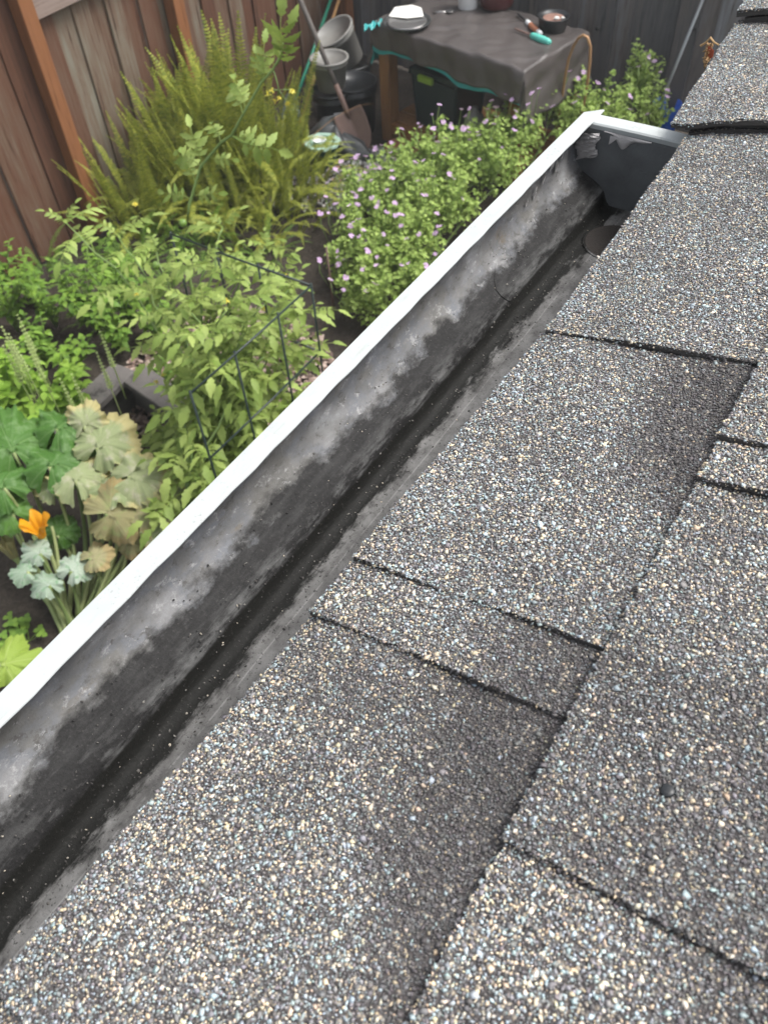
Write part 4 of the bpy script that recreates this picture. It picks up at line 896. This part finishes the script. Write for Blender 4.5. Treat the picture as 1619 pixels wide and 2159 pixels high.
# ---- generic blade used for herbs, basil, geranium
def ovate(g, p, d, up, L, W, fold=.25, droop=.25):
    d = Vector(d).normalized(); s = d.cross(Vector(up));
    if s.length < 1e-4: s = Vector((1, 0, 0))
    s.normalize(); n = s.cross(d); V = []
    for t, w in ((0, .10), (.28, .85), (.62, .80), (1, .0)):
        c = Vector(p) + d * (L * t) - Vector((0, 0, droop * L * t * t))
        V += [c + s * (W * w / 2) + n * (fold * W * w / 2), c - n * 0.0, c - s * (W * w / 2) + n * (fold * W * w / 2)]
    g.add(V, [(0, 3, 4, 1), (1, 4, 5, 2), (3, 6, 7, 4), (4, 7, 8, 5), (6, 9, 7), (7, 11, 8)] if False else [(0, 3, 4, 1), (1, 4, 5, 2), (3, 6, 7, 4), (4, 7, 8, 5), (6, 10, 7), (7, 10, 8)])
def herb(name, label, cat, base, h, n, m, L, W, spread=.35, group=None, spikes=0):
    t = thing(name, label, cat, base, group); g = MB(); gs = MB(); tops = []
    for i in range(n):
        az = U(0, 6.283); tip = Vector(base) + Vector((math.cos(az), math.sin(az), 0)) * U(.15, 1) * spread * h + Vector((0, 0, h * U(.65, 1.05)))
        pts = bez(base, Vector(base).lerp(tip, .5) + Vector((0, 0, h * .15)), tip, 8); gs.tube(pts, [.0045 - .0003 * k for k in range(9)], 5); tops.append(tip)
        for k in range(2, 9):
            for s in (0, math.pi):
                a = az + k * 1.57 + s + U(-.4, .4); d = Vector((math.cos(a), math.sin(a), U(-.05, .55)))
                sc = U(.7, 1.15) * (1 - .045 * k); ovate(g, pts[k], d, (0, 0, 1), L * sc, W * sc, U(.1, .4), U(.1, .5))
                if random.random() < .6: ovate(g, pts[k] + d * .01, rotz(d, U(.6, 1.1)), (0, 0, 1), L * sc * .55, W * sc * .55)
    f = g.build('foliage', m, t, True, kind='stuff'); gs.build('stems', M['stem'], t, True)
    return t, tops
for (x_, y_, h, n, lb) in ((40, 700, .42, 9, 'dark leafy herb at the left edge below the fence'), (120, 690, .40, 10, 'dark green herb right of the black pipe'), (205, 700, .42, 12, 'dark green herb in front of the small ferns'),
        (285, 690, .38, 10, 'leafy herb at the left of the tomato plants'), (160, 800, .26, 9, 'low herb beside the grey planks'), (250, 640, .34, 10, 'dark herb between ferns and tomato'), (25, 620, .40, 8, 'dark herb in the corner by the fence, far left'), (95, 640, .30, 9, 'short dark herb under the leftmost fern'), (255, 745, .32, 10, 'leafy herb just above the corner of the grey planks'), (335, 720, .34, 10, 'leafy herb behind the left side of the wire cage'), (115, 770, .28, 9, 'low herb between the black pipe and the basil'), (400, 850, .26, 8, 'low herb at the front foot of the wire cage')):
    herb('herb_plant', lb, 'herb', gz(x_, y_, .02), h, n, M['herb'], .075, .042, .5, 'dark green herbs')
# basil with flower spikes
for (x_, y_, h, n, sp_, lb) in ((-35, 880, .50, 12, ((5, 690), (14, 720)), 'bright green basil cut by the left edge of the picture'), (45, 905, .52, 14, ((20, 705), (38, 665), (55, 720), (8, 730), (45, 690)), 'bright green basil with pale flower spikes at the left edge'),
                                (165, 930, .44, 8, ((212, 700), (128, 800), (152, 790), (205, 745)), 'spindly basil with two tall flower spikes before the grey planks')):
    base = gz(x_, y_, .02); t, tops = herb('basil_plant', lb, 'basil', base, h, n * 2, M['basil'], .095, .065, .5, 'flowering basil')
    for (sx_, sy_) in sp_:
        zt_ = h + U(.12, .22); top = Vector(gz(sx_, sy_, zt_)); b0 = top - Vector((0, 0, .20)); g = MB(); g.tube([b0 - Vector((0, 0, .2)), b0, top], [.003, .0028, .0012], 5)
        for k in range(11):
            p = b0.lerp(top, k / 10)
            for q in range(5): a = 6.283 * q / 5 + k; s = .010 * (1.25 - .08 * k); ovate(g, p, (math.cos(a), math.sin(a), .5), (0, 0, 1), s * 1.7, s * 1.1, .4, .1)
        g.build('flower_spike', M['spike'], t)
# ---- tomato: compound leaves
def leaflet(g, p, d, up, L, W):
    d = Vector(d).normalized(); s = d.cross(Vector(up)); s.normalize(); n = s.cross(d); V = []; F = []
    prof_ = [(0, .04), (.12, .38), (.22, .62), (.30, .48), (.44, .86), (.52, .60), (.66, .66), (.74, .38), (.87, .26), (1, .0)]
    curl = U(.15, .55); cup = U(.05, .4)
    for t, w in prof_:
        c = Vector(p) + d * (L * t) - n * (curl * L * t * t); ww = W * w / 2 * U(.85, 1.12)
        V += [c + s * ww + n * (cup * ww), c, c - s * ww * U(.9, 1.1) + n * (cup * ww)]
    for i in range(len(prof_) - 1): a = 3 * i; F += [(a, a + 3, a + 4, a + 1), (a + 1, a + 4, a + 5, a + 2)]
    g.add(V, F)
def tomato_leaf():
    """whole leaf, unit length along +Y, hanging slightly"""
    g = MB(); n = 9; P = []
    for i in range(n + 1): t = i / n; P.append(Vector((.04 * math.sin(t * 5), t, .10 * t - .34 * t * t)))
    g.tube(P, [.020 - .013 * i / n for i in range(n + 1)], 4)
    for t, L in ((.30, .30), (.52, .42), (.74, .40)):
        k = t * n; j = int(k); p = P[j].lerp(P[j + 1], k - j)
        for s in (-1, 1): leaflet(g, p, Vector((s * 1.0, U(.35, .7), U(-.35, .15))), (0, 0, 1), L * U(.8, 1.15), L * U(.50, .66))
    for t in (.42, .64):
        k = t * n; j = int(k); p = P[j].lerp(P[j + 1], k - j)
        for s in (-1, 1): leaflet(g, p, Vector((s, .4, U(-.2, .2))), (0, 0, 1), .15, .09)
    leaflet(g, P[-1], P[-1] - P[-2], (0, 0, 1), .46, .30)
    return g.mesh('tomato_leaf', M['tomato_leaf'], smooth=True)
TLV = [tomato_leaf() for _ in range(7)]
fg = MB()
for k in range(6): a = 6.283 * k / 6; ovate(fg, (0, 0, 0), (math.cos(a), math.sin(a), .5), (0, 0, 1), .017, .008, .2, .7)
fg.lathe([(.0035, 0), (.0028, .010), (0, .013)], (0, 0, 0), 6); TFL = fg.mesh('tomato_flower', M['yellow'])
gf = MB(); gf.lathe([(0, -.016), (.010, -.014), (.0165, -.004), (.0165, .004), (.011, .013), (.003, .0145), (0, .013)], (0, 0, 0), 14); TFG = gf.mesh('tomato_fruit', M['greenfruit'], smooth=True); 
TFRD = gf.mesh('tomato_fruit', M['redfruit'], smooth=True)
def tomato(label, base, tips, lsize=(.15, .24), group='tomato plants', every=.085, wob=.05):
    t = thing('tomato_plant', label, 'tomato plant', base, group); gs = MB(); paths = []
    for tip in tips:
        if isinstance(tip, list): pts = [Vector(p) for p in tip]
        else:
            tip = Vector(tip); b = Vector(base) + Vector((U(-.05, .05), U(-.05, .05), 0)); ctl = Vector((lerp(b.x, tip.x, .25), lerp(b.y, tip.y, .25), lerp(b.z, tip.z, .9))); pts = bez(b, ctl, tip, 12)
            pts = [p + Vector((U(-wob, wob), U(-wob, wob), U(-wob, wob))) * .25 * (0 < i < 12) for i, p in enumerate(pts)]
        n = len(pts); gs.tube(pts, [lerp(.0075, .0028, i / (n - 1)) for i in range(n)], 6); paths.append(pts)
        acc = 0; az = U(0, 6.3); L = sum((pts[i + 1] - pts[i]).length for i in range(n - 1)); run = 0
        for i in range(n - 1):
            seg = (pts[i + 1] - pts[i]).length; run += seg; acc += seg
            if acc >= every and run > .22 * L:
                acc = 0; az += 2.4 + U(-.4, .4); d = Vector((math.cos(az), math.sin(az), U(.0, .5))); s = U(*lsize) * lerp(1.1, .75, run / L)
                inst(random.choice(TLV), 'leaf', t, frame(pts[i + 1], d, (U(-.2, .2), U(-.2, .2), 1), s))
        for k in range(3): az += 2.1; inst(random.choice(TLV), 'leaf', t, frame(pts[-1], Vector((math.cos(az) * .7, math.sin(az) * .7, .8)), (0, 0, 1), U(.06, .10)))
    gs.build('stems', M['stem'], t, True); return t, paths
CZ = 1.10                                                   # rim height of the square cage
ca, cb_, cc = gz(375, 483, CZ), gz(637, 612, CZ), gz(408, 832, CZ)
x0, x1 = float(ca[0]), float((cb_[0] + cc[0]) / 2); y1_, y0_ = float((ca[1] + cb_[1]) / 2), float(cc[1])
xm, ym = (x0 + x1) / 2, (y0_ + y1_) / 2
def tips(L): return [gz(*q) for q in L]
lead = [gz(388, 520, .95), gz(400, 430, 1.12), gz(424, 351, 1.26), gz(466, 301, 1.36), gz(488, 286, 1.40), gz(518, 232, 1.49), gz(552, 173, 1.58), gz(575, 148, 1.62), gz(590, 120, 1.66), gz(597, 90, 1.70)]
t1, pth = tomato('tomato plant with one long leader reaching up past the ferns', (xm - .12, ym + .12, .02), tips(((250, 500, 1.0), (330, 530, 1.05), (430, 560, 1.1), (520, 560, 1.05), (600, 580, .95), (470, 480, 1.1), (560, 520, 1.0), (140, 470, 1.0))) , every=.042)
gs = MB(); gs.tube(bez((xm - .12, ym + .12, .02), gz(392, 560, .7), lead[0], 6)[:-1] + [Vector(p) for p in lead], [lerp(.0085, .0035, i / 15) for i in range(16)], 7); gs.build('leader', M['stem'], t1, True)
def leafat(t, a, b, up=(0, 0, 1), s=None):
    a, b = Vector(a), Vector(b); inst(random.choice(TLV), 'leaf', t, frame(a, b - a, up, s or (b - a).length * .8))
vw = Vector(CAM)
for (ax_, ay_, az_, bx_, by_, bz_) in ((590, 122, 1.66, 596, 45, 1.82), (580, 140, 1.63, 612, 62, 1.78), (552, 173, 1.58, 562, 80, 1.72), (552, 173, 1.58, 540, 100, 1.68), (518, 232, 1.49, 490, 145, 1.60), (512, 240, 1.48, 480, 160, 1.55), (488, 286, 1.40, 610, 330, 1.32), (488, 286, 1.4, 560, 290, 1.38),
        (424, 351, 1.26, 400, 250, 1.42), (424, 351, 1.26, 355, 310, 1.30), (440, 330, 1.30, 500, 340, 1.28), (412, 390, 1.18, 380, 300, 1.3), (405, 410, 1.15, 470, 410, 1.15), (404, 420, 1.14, 330, 400, 1.18), (466, 301, 1.36, 440, 240, 1.42)):
    p_ = Vector(gz(ax_, ay_, az_)); leafat(t1, p_, gz(bx_, by_, bz_), (vw - p_).normalized())
g = MB(); f0 = Vector(gz(577, 150, 1.62)); tr = bez(f0, gz(585, 170, 1.62), gz(590, 200, 1.55), 6); g.tube(tr, .0022, 5)
for (x_, y_, z_) in ((565, 200, 1.55), (582, 214, 1.53), (606, 218, 1.53), (616, 192, 1.56), (573, 192, 1.57), (588, 206, 1.54)):
    q_ = Vector(gz(x_, y_, z_)); g.tube(bez(tr[-2], tr[-1].lerp(q_, .6) + Vector((0, 0, .015)), q_, 4), .0014, 4); inst(TFL, 'flower', t1, frame(q_, (U(-1, 1), U(-1, 1), -.4), (0, 0, 1), U(.8, 1.1)))
g.build('flower_truss', M['stem'], t1, True)
t2, _ = tomato('tomato plant filling the square wire cage', (xm + .06, ym - .02, .02), tips(((640, 660, .85), (560, 640, 1.05), (480, 650, 1.1), (400, 640, 1.0), (320, 620, .95), (655, 720, .7), (560, 750, .85), (470, 740, .9), (610, 610, 1.0), (380, 700, .85), (520, 700, 1.0))), every=.042)
t3, _ = tomato('low tomato plant at the front of the wire cage', (xm + .12, y0_ - .12, .02), tips(((600, 850, .6), (540, 830, .7), (440, 800, .75), (480, 880, .6), (640, 780, .6), (560, 760, .8), (430, 740, .75), (600, 720, .8))), every=.042)
t4, _ = tomato('small tomato plant behind the withered squash leaves', gz(420, 1000, .02), tips(((450, 930, .5), (390, 930, .42), (420, 960, .4), (470, 950, .4), (350, 900, .38))), (.16, .22), every=.042)
for t_, L in ((t1, ((386, 470, 1.08), (372, 503, 1.06))), (t2, ((520, 600, .95), (330, 560, .98)))):
    for (x_, y_, z_) in L: q_ = Vector(gz(x_, y_, z_)); inst(TFG, 'fruit', t_, Matrix.Translation(q_))
for (x_, y_, z_) in ((470, 984, .30), (484, 974, .30), (462, 972, .28)): inst(TFRD, 'fruit', t4, Matrix.Translation(Vector(gz(x_, y_, z_))))
for t_, L in ((t2, ((520, 555, 1.0), (478, 635, 1.1), (288, 620, .95), (345, 790, .6), (330, 805, .58), (285, 430, 1.05))), (t3, ((555, 650, .9), (600, 580, .9)))):
    for (x_, y_, z_) in L: inst(TFL, 'flower', t_, frame(gz(x_, y_, z_), (U(-1, 1), U(-1, 1), .2), (0, 0, 1), 1.0))
# square wire cage
cg = thing('tomato_cage', 'square dark wire cage standing round the tomato plants', 'plant cage', (xm, ym, 0))
cor = [(x0, y0_), (x1, y0_), (x1, y1_), (x0, y1_)]
for zc in (CZ, CZ - .30, CZ - .60):
    for i in (1, 2):
        a, b = cor[i], cor[(i + 1) % 4]; g = MB(); g.tube([(a[0], a[1], zc), ((a[0] + b[0]) / 2, (a[1] + b[1]) / 2, zc - .004), (b[0], b[1], zc)], .0042, 6); g.build('rail', M['cagewire'], cg, True)
for i in (1, 2):
    a, b = cor[i], cor[(i + 1) % 4]
    for t_ in ((0, .34, .70) if i == 1 else (0, .36, .66, 1)): p = (lerp(a[0], b[0], t_), lerp(a[1], b[1], t_)); g = MB(); g.tube([(p[0], p[1], 0), (p[0], p[1], CZ + .01)], .0042, 6); g.build('upright', M['cagewire'], cg, True)

# ---- squash plant with big lobed leaves
def squash_leaf(m, lob=.30, wav=.06):
    """unit leaf: petiole joint at origin, blade spreads over +Y, normal +Z"""
    g = MB(); na, nr = 96, 7; V = [(0, 0, 0)]; F = []; ph = U(0, 6); ph2 = U(0, 6); k1, k2 = U(.8, 1.2), U(.5, 1.2)
    for i in range(na + 1):
        t = -math.pi * .93 + 1.86 * math.pi * i / na                       # 0 = towards the tip
        R = (.50 + .10 * math.cos(t)) * (1 + lob * (abs(math.cos(2.5 * t)) - .62)) * (1 + .035 * math.sin(17 * t + ph) + .035 * math.sin(37 * t + ph2) + .02 * math.sin(61 * t))
        for j in range(1, nr + 1):
            f = j / nr; r = R * f
            z = wav * f * f * (k1 * math.sin(3 * t + ph) + .8 * math.sin(7 * t + ph2) * f + .5 * math.sin(16 * t + ph) * f * f) + .022 * f * abs(math.sin(2.5 * t)) - .24 * f * f * k2 * (1 + .4 * math.sin(t + ph))
            V.append((r * math.sin(t), r * math.cos(t) + .10, z))
    for i in range(na):
        for j in range(nr):
            a = 1 + i * nr + j; b = a + nr
            F.append((0, a, b) if j == 0 else (a - 1, a, b, b - 1))
    g.add(V, F); me = g.mesh('squash_leaf', m, smooth=True); return me
zb = Vector(gz(158, 1345, 0.02))
zu = thing('squash_plant', 'big squash plant with green and mildewed withering leaves', 'squash plant', zb)
SQ = {k: [squash_leaf(M[k], U(.10, .22), U(.06, .11)) for _ in range(5)] for k in ('zuc', 'zucpale', 'zuctan', 'zucwhite')}
VIEW = lambda p: (Vector(CAM) - Vector(p)).normalized()
def zleaf(x_, y_, z_, size, kind, face=.5, yaw=0.0, sag=.0, stalk=True, fx=None):
    p = Vector(gz(x_, y_, z_)); n = (Vector((0, 0, 1)) * (1 - face) + VIEW(p) * face + Vector((U(-.15, .15), U(-.15, .15), 0))).normalized()
    d = rotz(Vector((p.x - zb.x, p.y - zb.y, -sag)), yaw)
    if d.length < .05: d = Vector((-.3, .6, 0))
    d = (d - n * d.dot(n)).normalized(); inst(random.choice(SQ[kind]), 'leaf', zu, frame(p, d, n, size * (.88 if kind == 'zuc' else .70)))
    if stalk:
        g = MB(); c_ = Vector((lerp(zb.x, p.x, .95), lerp(zb.y, p.y, .95), p.z * .25)) + Vector((U(-.05, .05), U(-.05, .05), 0)); pts = bez(zb + Vector((U(-.04, .04), U(-.05, .05), 0)), c_, p, 12); g.tube(pts, [lerp(.011, .006, i / 12) for i in range(13)], 8); g.build('stalk', M['stalk'], zu, True)
for a in ((30, 955, .58, .36, 'zuc', .35, .2), (105, 985, .55, .30, 'zuc', .3, -.4), (10, 1030, .52, .28, 'zuc', .45, .5), (120, 905, .60, .28, 'zuc', .05, -.6), (28, 1085, .42, .22, 'zuc', .6, .6), (122, 1130, .30, .16, 'zuc', .5, -.4),
          (205, 945, .56, .36, 'zucpale', .5, -.2), (272, 1005, .52, .34, 'zucpale', .2, -.7), (160, 1015, .52, .32, 'zucpale', .3, .3), (230, 1030, .50, .30, 'zucpale', .15, -.3), (178, 900, .60, .22, 'zucpale', .7, 0.), (120, 1035, .46, .22, 'zucpale', .4, .3),
          (225, 1085, .46, .34, 'zuctan', .8, -.6), (312, 1070, .44, .30, 'zuctan', .45, -1.0), (335, 1105, .40, .26, 'zucpale', .35, -1.2), (190, 1178, .34, .18, 'zuctan', .5, -.4), (270, 1140, .34, .18, 'zuctan', .6, -1), (360, 1050, .42, .18, 'zucpale', .4, -1),
          (85, 1168, .35, .16, 'zucwhite', .7, .6), (58, 1206, .32, .14, 'zucwhite', .3, .8), (105, 1236, .30, .18, 'zucwhite', .35, .6), (150, 1205, .32, .19, 'zucwhite', .65, .0)):
    zleaf(*a)
for (x_, y_, z_) in ((215, 1195, .22), (255, 1130, .34), (285, 1120, .32), (110, 1110, .35), (70, 1130, .3), (45, 1180, .2), (30, 1120, .3)):
    p = Vector(gz(x_, y_, z_)); g = MB(); pts = bez(zb + Vector((U(-.05, .05), U(-.05, .05), 0)), zb.lerp(p, .8) - Vector((0, 0, .04)), p, 10); g.tube(pts, [lerp(.010, .006, i / 10) for i in range(11)], 8); g.build('stalk', M['stalk'], zu, True)
def blossom(x_, y_, z_, s, m, opn, lean, tilt=0):
    p = Vector(gz(x_, y_, z_)); g = MB(); up = (Vector((0, 0, 1)) + VIEW(p) * tilt).normalized(); q = Vector((0, 0, 1)).rotation_difference(up).to_matrix()
    def f(a, b):
        t = 6.283 * a; lobe = abs(math.cos(2.5 * t)) ** .7; r = .20 + .12 * b + opn * b * b * (.55 + .45 * lobe); z = b * (.75 + .40 * lobe) - opn * .9 * max(0, b - .55) ** 1.5 * 1.3
        return p + q @ Vector((s * r * math.cos(t) + .01 * math.sin(7 * t) * b, s * r * math.sin(t), s * z * 1.15))
    g.grid(f, 50, 12); g.build('blossom', m, zu, True)
    g = MB(); g.tube(bez(zb, zb.lerp(p, .95) - Vector((0, 0, .15)), p + up * (s * .1), 8), [.009] * 8 + [s * .2], 8); g.build('stalk', M['stalk'], zu, True)
blossom(90, 1130, .36, .080, M['zflower'], .42, 0, -.05)
blossom(30, 1172, .24, .09, M['zuctan'], .10, 0, .0)
# lone bright leaf low at the left edge, clover at its foot
sb = Vector(gz(-40, 1480, .02)); sq = thing('squash_seedling', 'young plant with a yellow green angular leaf at the lower left edge', 'seedling', sb)
me = squash_leaf(M['yellowleaf'], .45, .05); p = Vector(gz(2, 1402, .26)); inst(me, 'leaf', sq, frame(p, Vector((.6, .8, -.1)), (Vector((0, 0, 1)) + VIEW(p) * .8).normalized(), .20))
g = MB(); g.tube(bez(sb, (sb + p) / 2 + Vector((0, 0, .06)), p, 8), .006, 7); g.build('stalk', M['stalk'], sq, True)
def clover(x_, y_, label, n=7):
    b = Vector(gz(x_, y_, .02)); t = thing('clover', label, 'clover', b, 'low clovers in the bare soil'); g = MB()
    for _ in range(n):
        q = b + Vector((U(-.07, .07), U(-.07, .07), U(.02, .06)))
        for k in range(3): a = 6.283 * k / 3 + U(-.3, .3); ovate(g, q, (math.cos(a), math.sin(a), .15), (0, 0, 1), .026, .026, .15, .1)
        g.tube([b, q], .0012, 4)
    g.build('foliage', M['herb'], t, kind='stuff')
clover(25, 1345, 'small clover above the yellow green leaf'); clover(62, 1352, 'small clover next to the white lip at lower left'); clover(12, 1330, 'clover at the very left edge of the bare soil')

# ---- pink scented geraniums along the path
def ger_leaf(g, p, n, az, s):
    n = Vector(n).normalized(); a = n.orthogonal().normalized(); b = n.cross(a); V = [Vector(p)]; k = 11
    for i in range(k):
        t = az + 6.283 * i / k; r = s * ((1.0 if i % 2 else .62) * U(.8, 1.15)); V.append(Vector(p) + (a * math.cos(t) + b * math.sin(t)) * r + n * (U(.05, .45) * s))
    g.add(V, [(0, 1 + i, 1 + (i + 1) % k) for i in range(k)])
hg = MB()
for k in range(7):
    a = 6.283 * k / 7; r = .013 if k else 0; c_ = Vector((r * math.cos(a), r * math.sin(a), U(0, .008)))
    for q in range(4): t = 1.57 * q + k; ovate(hg, c_, (math.cos(t), math.sin(t), .7), (0, 0, 1), .012, .009, .2, .2)
FLM = hg.mesh('flower_head', M['pink'])
fcount = [0]
def geranium(label, lumps, nfl, tall=()):
    base = Vector((sum(l[0][0] for l in lumps) / len(lumps), sum(l[0][1] for l in lumps) / len(lumps), 0.02))
    t = thing('geranium_bush', label, 'geranium', base, 'scented geraniums with pink flowers'); g = MB(); gs = MB()
    for (c_, r) in lumps:
        c_ = Vector(c_); gs.tube(bez(base + Vector((U(-.06, .06), U(-.06, .06), 0)), (base + c_) / 2 + Vector((0, 0, .1)), c_, 8), [.008 - .0006 * i for i in range(9)], 5)
        nl = int(6800 * r * r) + 150
        subs = [(Vector((U(-1, 1), U(-1, 1), U(-.4, 1))).normalized() * r * U(.45, .85), r * U(.28, .5)) for _ in range(12)]
        for _ in range(nl):
            so, sr = random.choice(subs); d = Vector((random.gauss(0, 1), random.gauss(0, 1), random.gauss(.35, 1))).normalized(); p = c_ + so + d * sr * U(.5, 1.08)
            if p.z < .03: continue
            ger_leaf(g, p, d * .7 + Vector((U(-.5, .5), U(-.5, .5), U(.2, 1.0))), U(0, 6.3), U(.009, .019))
    for (c_, r) in lumps:
        for _ in range(7):
            d = Vector((U(-1, 1), U(-1, 1), U(.5, 1.4))).normalized(); p0 = Vector(c_) + d * r * .8; p1 = p0 + (d + Vector((0, 0, .9))).normalized() * U(.08, .17); gs.tube([p0, p1], .0025, 4)
            for k in range(26):
                f_ = random.random(); q = p0.lerp(p1, f_) + Vector((random.gauss(0, .022), random.gauss(0, .022), random.gauss(0, .012))) * (1.15 - .6 * f_)
                ger_leaf(g, q, Vector((U(-.7, .7), U(-.7, .7), 1)), U(0, 6.3), U(.009, .018))
    g.build('foliage', M['ger_leaf'], t, kind='stuff')
    pts = []
    for _ in range(int(nfl * 2.8)):
        c_, r = random.choice(lumps); d = Vector((U(-1, 1), U(-1.2, .7), U(.3, 1.2))).normalized(); pts.append(Vector(c_) + d * r * U(1.15, 1.4) + Vector((0, 0, U(.06, .14))))
    for (x_, y_, z_) in tall: pts.append(Vector(gz(x_, y_, z_)))
    for p in pts:
        gs.tube([Vector((lerp(base.x, p.x, .85), lerp(base.y, p.y, .85), max(.05, p.z - .2))), p - Vector((U(-.02, .02), U(-.02, .02), .06)), p], .0022, 5)
        inst(FLM, 'flower_head', t, Matrix.Translation(p) @ Euler((U(-.6, .6), U(-.6, .6), U(0, 6))).to_matrix().to_4x4() @ Matrix.Diagonal((*(U(.5, 1.0),) * 3, 1)))
    gs.build('stems', M['stem'], t, True, kind='stuff')
def LP_(L): return [(gz(x_, y_, z_ - .10), r) for (x_, y_, z_, r) in L]
geranium('geranium clump in front of the tote, furthest left at the back', LP_(((915, 345, .36, .12), (870, 375, .32, .14), (970, 325, .40, .12), (925, 360, .38, .15), (830, 400, .26, .13), (990, 345, .40, .14))), 9, ((926, 223, .62), (990, 230, .62), (1036, 214, .64)))
geranium('tallest geranium clump before the right table leg', LP_(((1045, 295, .42, .13), (1128, 245, .50, .11), (1105, 290, .46, .15), (1020, 345, .40, .15), (1075, 330, .45, .15), (1185, 255, .46, .14))), 8, ((1137, 188, .74), (1122, 198, .72), (1085, 248, .6), (1165, 226, .62)))
geranium('geranium clump behind the gutter end cap by the fence', LP_(((1245, 245, .46, .15), (1330, 235, .44, .15), (1290, 275, .44, .17), (1215, 285, .46, .16), (1372, 262, .34, .09), (1350, 190, .52, .07), (1345, 165, .60, .05))), 6, ((1346, 142, .72), (1212, 218, .62), (1327, 232, .6), (1404, 205, .52)))
geranium('geranium clump in the middle of the pink flower bed', LP_(((800, 420, .30, .15), (880, 405, .38, .17), (955, 385, .40, .17), (900, 455, .36, .17), (830, 470, .32, .16), (1010, 385, .40, .14), (760, 415, .22, .11))), 12)
geranium('geranium clump at the edge of the gravel path', LP_(((755, 460, .28, .15), (745, 520, .28, .15), (800, 520, .32, .16), (730, 580, .22, .13), (860, 505, .34, .16), (770, 590, .28, .14))), 13)
geranium('geranium clump nearest the white gutter lip', LP_(((930, 470, .36, .15), (830, 570, .30, .15), (760, 645, .22, .13), (880, 540, .32, .15), (800, 640, .26, .15), (960, 440, .36, .15), (1060, 380, .40, .16), (870, 600, .28, .16))), 11)

# ================================================================ SMALL GARDEN THINGS
pl_z = .26
A_, B_, C_ = gz(165, 862, pl_z), gz(262, 772, pl_z), gz(430, 885, pl_z)
rbx = thing('raised_bed', 'corner of a grey weathered plank bed behind the basil', 'raised bed', (float(B_[0]), float(B_[1]), 0))
def plank(a, b, w, th, z, name='plank', dz=0):
    a, b = Vector(a), Vector(b); d = (b - a); L = d.length; an = math.atan2(d.y, d.x); g = MB(); g.box((a + b) / 2 + Vector((0, 0, dz - th / 2)), (L, w, th), Matrix.Rotation(an, 3, 'Z'), .004); g.build(name, M['greywood'], rbx)
dA = Vector(A_ - B_); dA.z = 0; dC = Vector(C_ - B_); dC.z = 0
plank(Vector(B_), Vector(B_) + dA * 1.6, .14, .035, pl_z); plank(Vector(B_) + dC.normalized() * .075, Vector(B_) + dC * 1.15, .14, .035, pl_z, dz=-.003)
plank(Vector(B_) + Vector((0, 0, -.036)), Vector(B_) + dA * 1.6 + Vector((0, 0, -.036)), .035, .215, pl_z, 'side_board'); plank(Vector(B_) + dC.normalized() * .02 + Vector((0, 0, -.036)), Vector(B_) + dC * 1.15 + Vector((0, 0, -.036)), .035, .212, pl_z, 'side_board')
a, b = gz(48, 735, .06), gz(95, 697, .10); g = MB(); g.tube([a, lerp(a, b, .5), b], .016, 12); tag(g.build('irrigation_pipe', M['black'], None, True, loc=a), 'short black irrigation pipe among the herbs at the left', 'pipe')

# ================================================================ HAZE: added volume that imitates a milky lens veil
g = MB(); g.box((0, 0, 1.2), (82, 82, 4.4)); hz = g.build('haze', None, None, kind='stuff')
t = NT('lens_veil'); vp = t.n('VolumePrincipled'); vp.inputs['Density'].default_value = 0.0045; vp.inputs['Color'].default_value = (0.95, 0.97, 0.96, 1); vp.inputs['Anisotropy'].default_value = 0.2
t.t.links.new(vp.outputs[0], t.out.inputs['Volume']); hz.data.materials.append(t.m)
hz['label'] = 'thin haze volume added to imitate a milky lens veil'; hz['category'] = 'haze'
